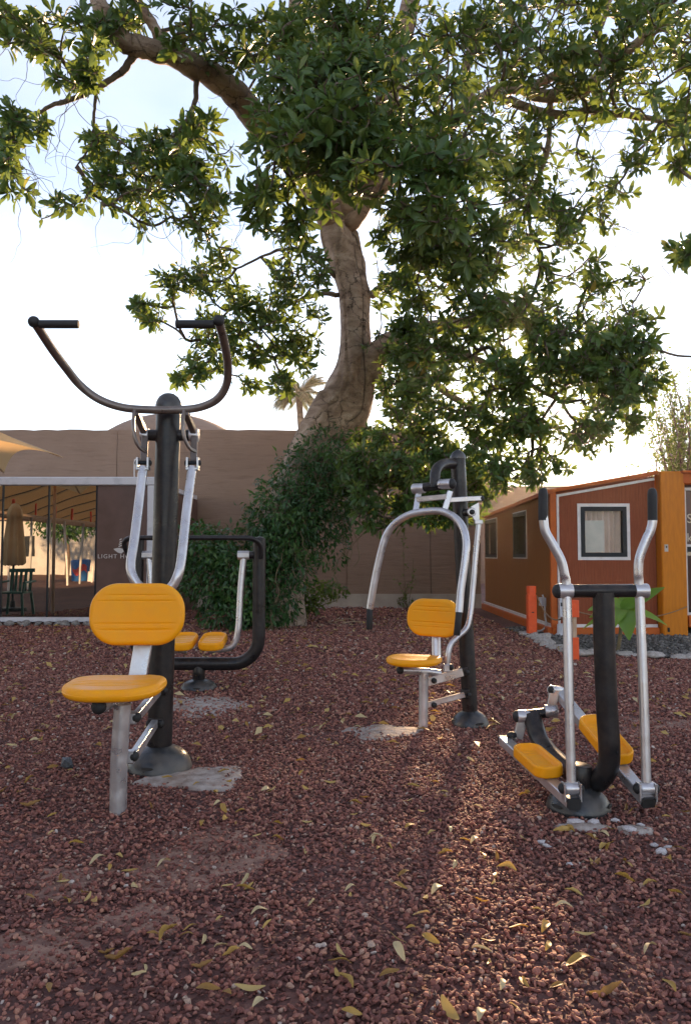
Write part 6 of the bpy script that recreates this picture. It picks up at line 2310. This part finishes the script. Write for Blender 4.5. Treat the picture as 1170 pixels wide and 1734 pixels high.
# green plastic chair
b_ = mir(25, 1043, 14.3) * [1, 1, 0]
ch = thing('plastic_chair', b_, 'green plastic chair mirrored at the foot of the kiosk glass', 'chair')
MB().box(b_ + [-.23, -.22, .42], b_ + [.23, .22, .45]).build('seat', M_GREENCHAIR, ch, smooth=False)
for k in range(5):
    MB().bar(b_ + [-.18 + .09 * k, -.22, .45], b_ + [-.18 + .09 * k, -.27, .82], .05, .015, up=(0, 1, 0)).build('slat', M_GREENCHAIR, ch, smooth=False)
MB().bar(b_ + [-.24, -.275, .84], b_ + [.24, -.275, .84], .03, .07).build('top_rail', M_GREENCHAIR, ch, smooth=False)
for sx in (-1, 1):
    for sy in (-1, 1):
        MB().bar(b_ + [sx * .25, sy * .24, 0], b_ + [sx * .21, sy * .2, .43], .045, .03, up=(0, 1, 0)).build('leg', M_GREENCHAIR, ch, smooth=False)
    MB().bar(b_ + [sx * .25, -.26, .64], b_ + [sx * .25, .2, .62], .05, .03).bar(b_ + [sx * .25, .2, .62], b_ + [sx * .24, .22, .44], .04, .03, up=(0, 1, 0)).build('armrest', M_GREENCHAIR, ch, smooth=False)
# timber shade canopy on red posts
cn = thing('shade_canopy', (-10, -3, 0), 'cream shade canopy on red posts mirrored in the kiosk glass', 'canopy')
M_SHADE = canvas_mat('shade_cloth', (.40, .28, .15))
for k in range(9):
    ya, yb3 = 5.5 - k * 1.6, 5.5 - (k + 1) * 1.6 + .03
    MB().add([(-10.4, ya, 2.35), (-6.3, ya, 3.75), (-6.3, yb3, 3.75), (-10.4, yb3, 2.35)], [(0, 1, 2, 3)]).build('roof_strip', M_SHADE, cn, smooth=False)
    MB().bar((-10.4, yb3 - .015, 2.36), (-6.3, yb3 - .015, 3.76), .05, .05).build('purlin', M_DARK, cn, smooth=False)
    MB().bar((-10.2, ya - .5, 0), (-10.2, ya - .5, 2.40), .07, .07, up=(0, 1, 0)).build('post', M_WHITE if k % 3 else M_CREAMWALL, cn, smooth=False)
    MB().bar((-9.4, ya - .5, 2.32), (-9.4, ya - .5, 2.70), .06, .06, up=(0, 1, 0)).build('hanger', M_ORANGE, cn, smooth=False)
MB().bar((-10.3, 5.5, 2.30), (-10.3, -8.9, 2.30), .1, .14).build('eaves_beam', M_WOODPALE, cn, smooth=False)
MB().bar((-9.4, 5.5, 2.28), (-9.4, -8.9, 2.28), .06, .08).build('tie_beam', M_WOODPALE, cn, smooth=False)
# blue drinks cooler
b_ = mir(137, 981, 33) * [1, 1, 0]
cl = thing('drinks_cooler', b_, 'round blue drinks cooler with red print mirrored in the kiosk glass', 'cooler')
MB().lathe(b_, [(.40, 0), (.43, .05), (.44, .85), (.42, .9), (.3, .93)], 28).build('drum', M_BLUE, cl)
mb = MB()
vs, fs = [], []
for k in range(13):
    t = .5 + 1.7 * k / 12
    for h_ in (.35 + .12 * math.sin(k * .6), .62 + .12 * math.sin(k * .5)):
        vs.append(b_ + [.445 * math.cos(t), .445 * math.sin(t), h_])
for k in range(12):
    fs.append((2 * k, 2 * k + 2, 2 * k + 3, 2 * k + 1))
mb.add(vs, fs)
mb.build('print', M_REDP, cl)
b2_ = b_ + [.9, .5, 0]
one(MB().bar(b2_, b2_ + [0, 0, .42], .6, .45, up=(0, 1, 0), bev=.1), 'cool_box', M_WHITE, b2_, 'white cool box on the ground beside the blue cooler in the reflection', 'box', smooth=False)
# pale house across the yard
hs = thing('pale_house', (-14, -17, 0), 'pale low house across the yard mirrored in the kiosk glass', 'house')
MB().box((-26, -20, 0), (-5, -17, 3.0)).build('wall', M_CREAMWALL, hs, smooth=False)
for x_ in (-21, -17.5, -12.5, -9):
    MB().box((x_ - .5, -16.99, 1.0), (x_ + .5, -16.95, 2.1)).build('window', M_DARK, hs, smooth=False)
MB().box((-26.2, -20.2, 3.0), (-4.8, -16.7, 3.2)).build('roof', M_WALL, hs, smooth=False)
# two palms in the yard
palm('yard_palm', (-9.1, -6.6, 0), np.array([-9.1, -6.6, 2.3]), 12, 1.5, 'short green palm mirrored at the left of the kiosk glass', M_VINE, 8, trunk_r=.13, leaflets=18)
palm('yard_palm', (-8.6, -12.5, 0), np.array([-8.6, -12.5, 3.4]), 14, 1.9, 'taller palm mirrored near the brown sign panel', M_VINE, 9, trunk_r=.16, leaflets=18)

mr_ = np.random.default_rng(77)
for k, (x_, y_, lab) in enumerate([(-13.5, -12.0, 'dark bushy tree mirrored at the left edge of the kiosk glass'), (-10.6, -14.0, 'dark bushy tree mirrored in the middle of the kiosk glass'), (-7.6, -15.2, 'dark bushy tree mirrored next to the brown sign panel')]):
    t_ = thing('yard_tree', (x_, y_, 0), lab, 'tree')
    MB().tube(smooth([(x_, y_, 0), (x_ + .1, y_, 1.2), (x_, y_, 2.4)], 4), .12, 10).build('trunk', M_TWIG, t_)
    n_ = 2600
    q_ = unit(mr_.normal(size=(n_, 3))) * mr_.uniform(.5, 1.05, (n_, 1))
    O2 = np.array([x_, y_, 3.0]) + q_ * np.array([1.9, 1.3, 1.15])
    leaves_mesh('crown', 'oval', O2, unit(q_ + mr_.normal(0, .5, (n_, 3))), unit(mr_.normal(0, .5, (n_, 3)) + [0, 0, 1]), mr_.uniform(.14, .26, n_), mr_.uniform(0, 1, n_), M_VINE, t_)

# ------------------------------------------------------------------ thin haze volume added to give the low sun its warm glow
hm = bpy.data.materials.new('sun_glow_haze')
hm.use_nodes = True
hn = hm.node_tree
hn.nodes.clear()
ho = hn.nodes.new('ShaderNodeOutputMaterial')
hv = hn.nodes.new('ShaderNodeVolumePrincipled')
hv.inputs['Color'].default_value = (1.0, .93, .84, 1)
hv.inputs['Density'].default_value = .00032
hv.inputs['Anisotropy'].default_value = .86
hn.links.new(hv.outputs[0], ho.inputs['Volume'])
mb = MB()
mb.box((-610, -610, -1), (610, 910, 14))
hz = mb.build('haze', hm, smooth=False, kind='stuff')
hz['label'] = 'thin added haze that gives the low sun a warm glow'
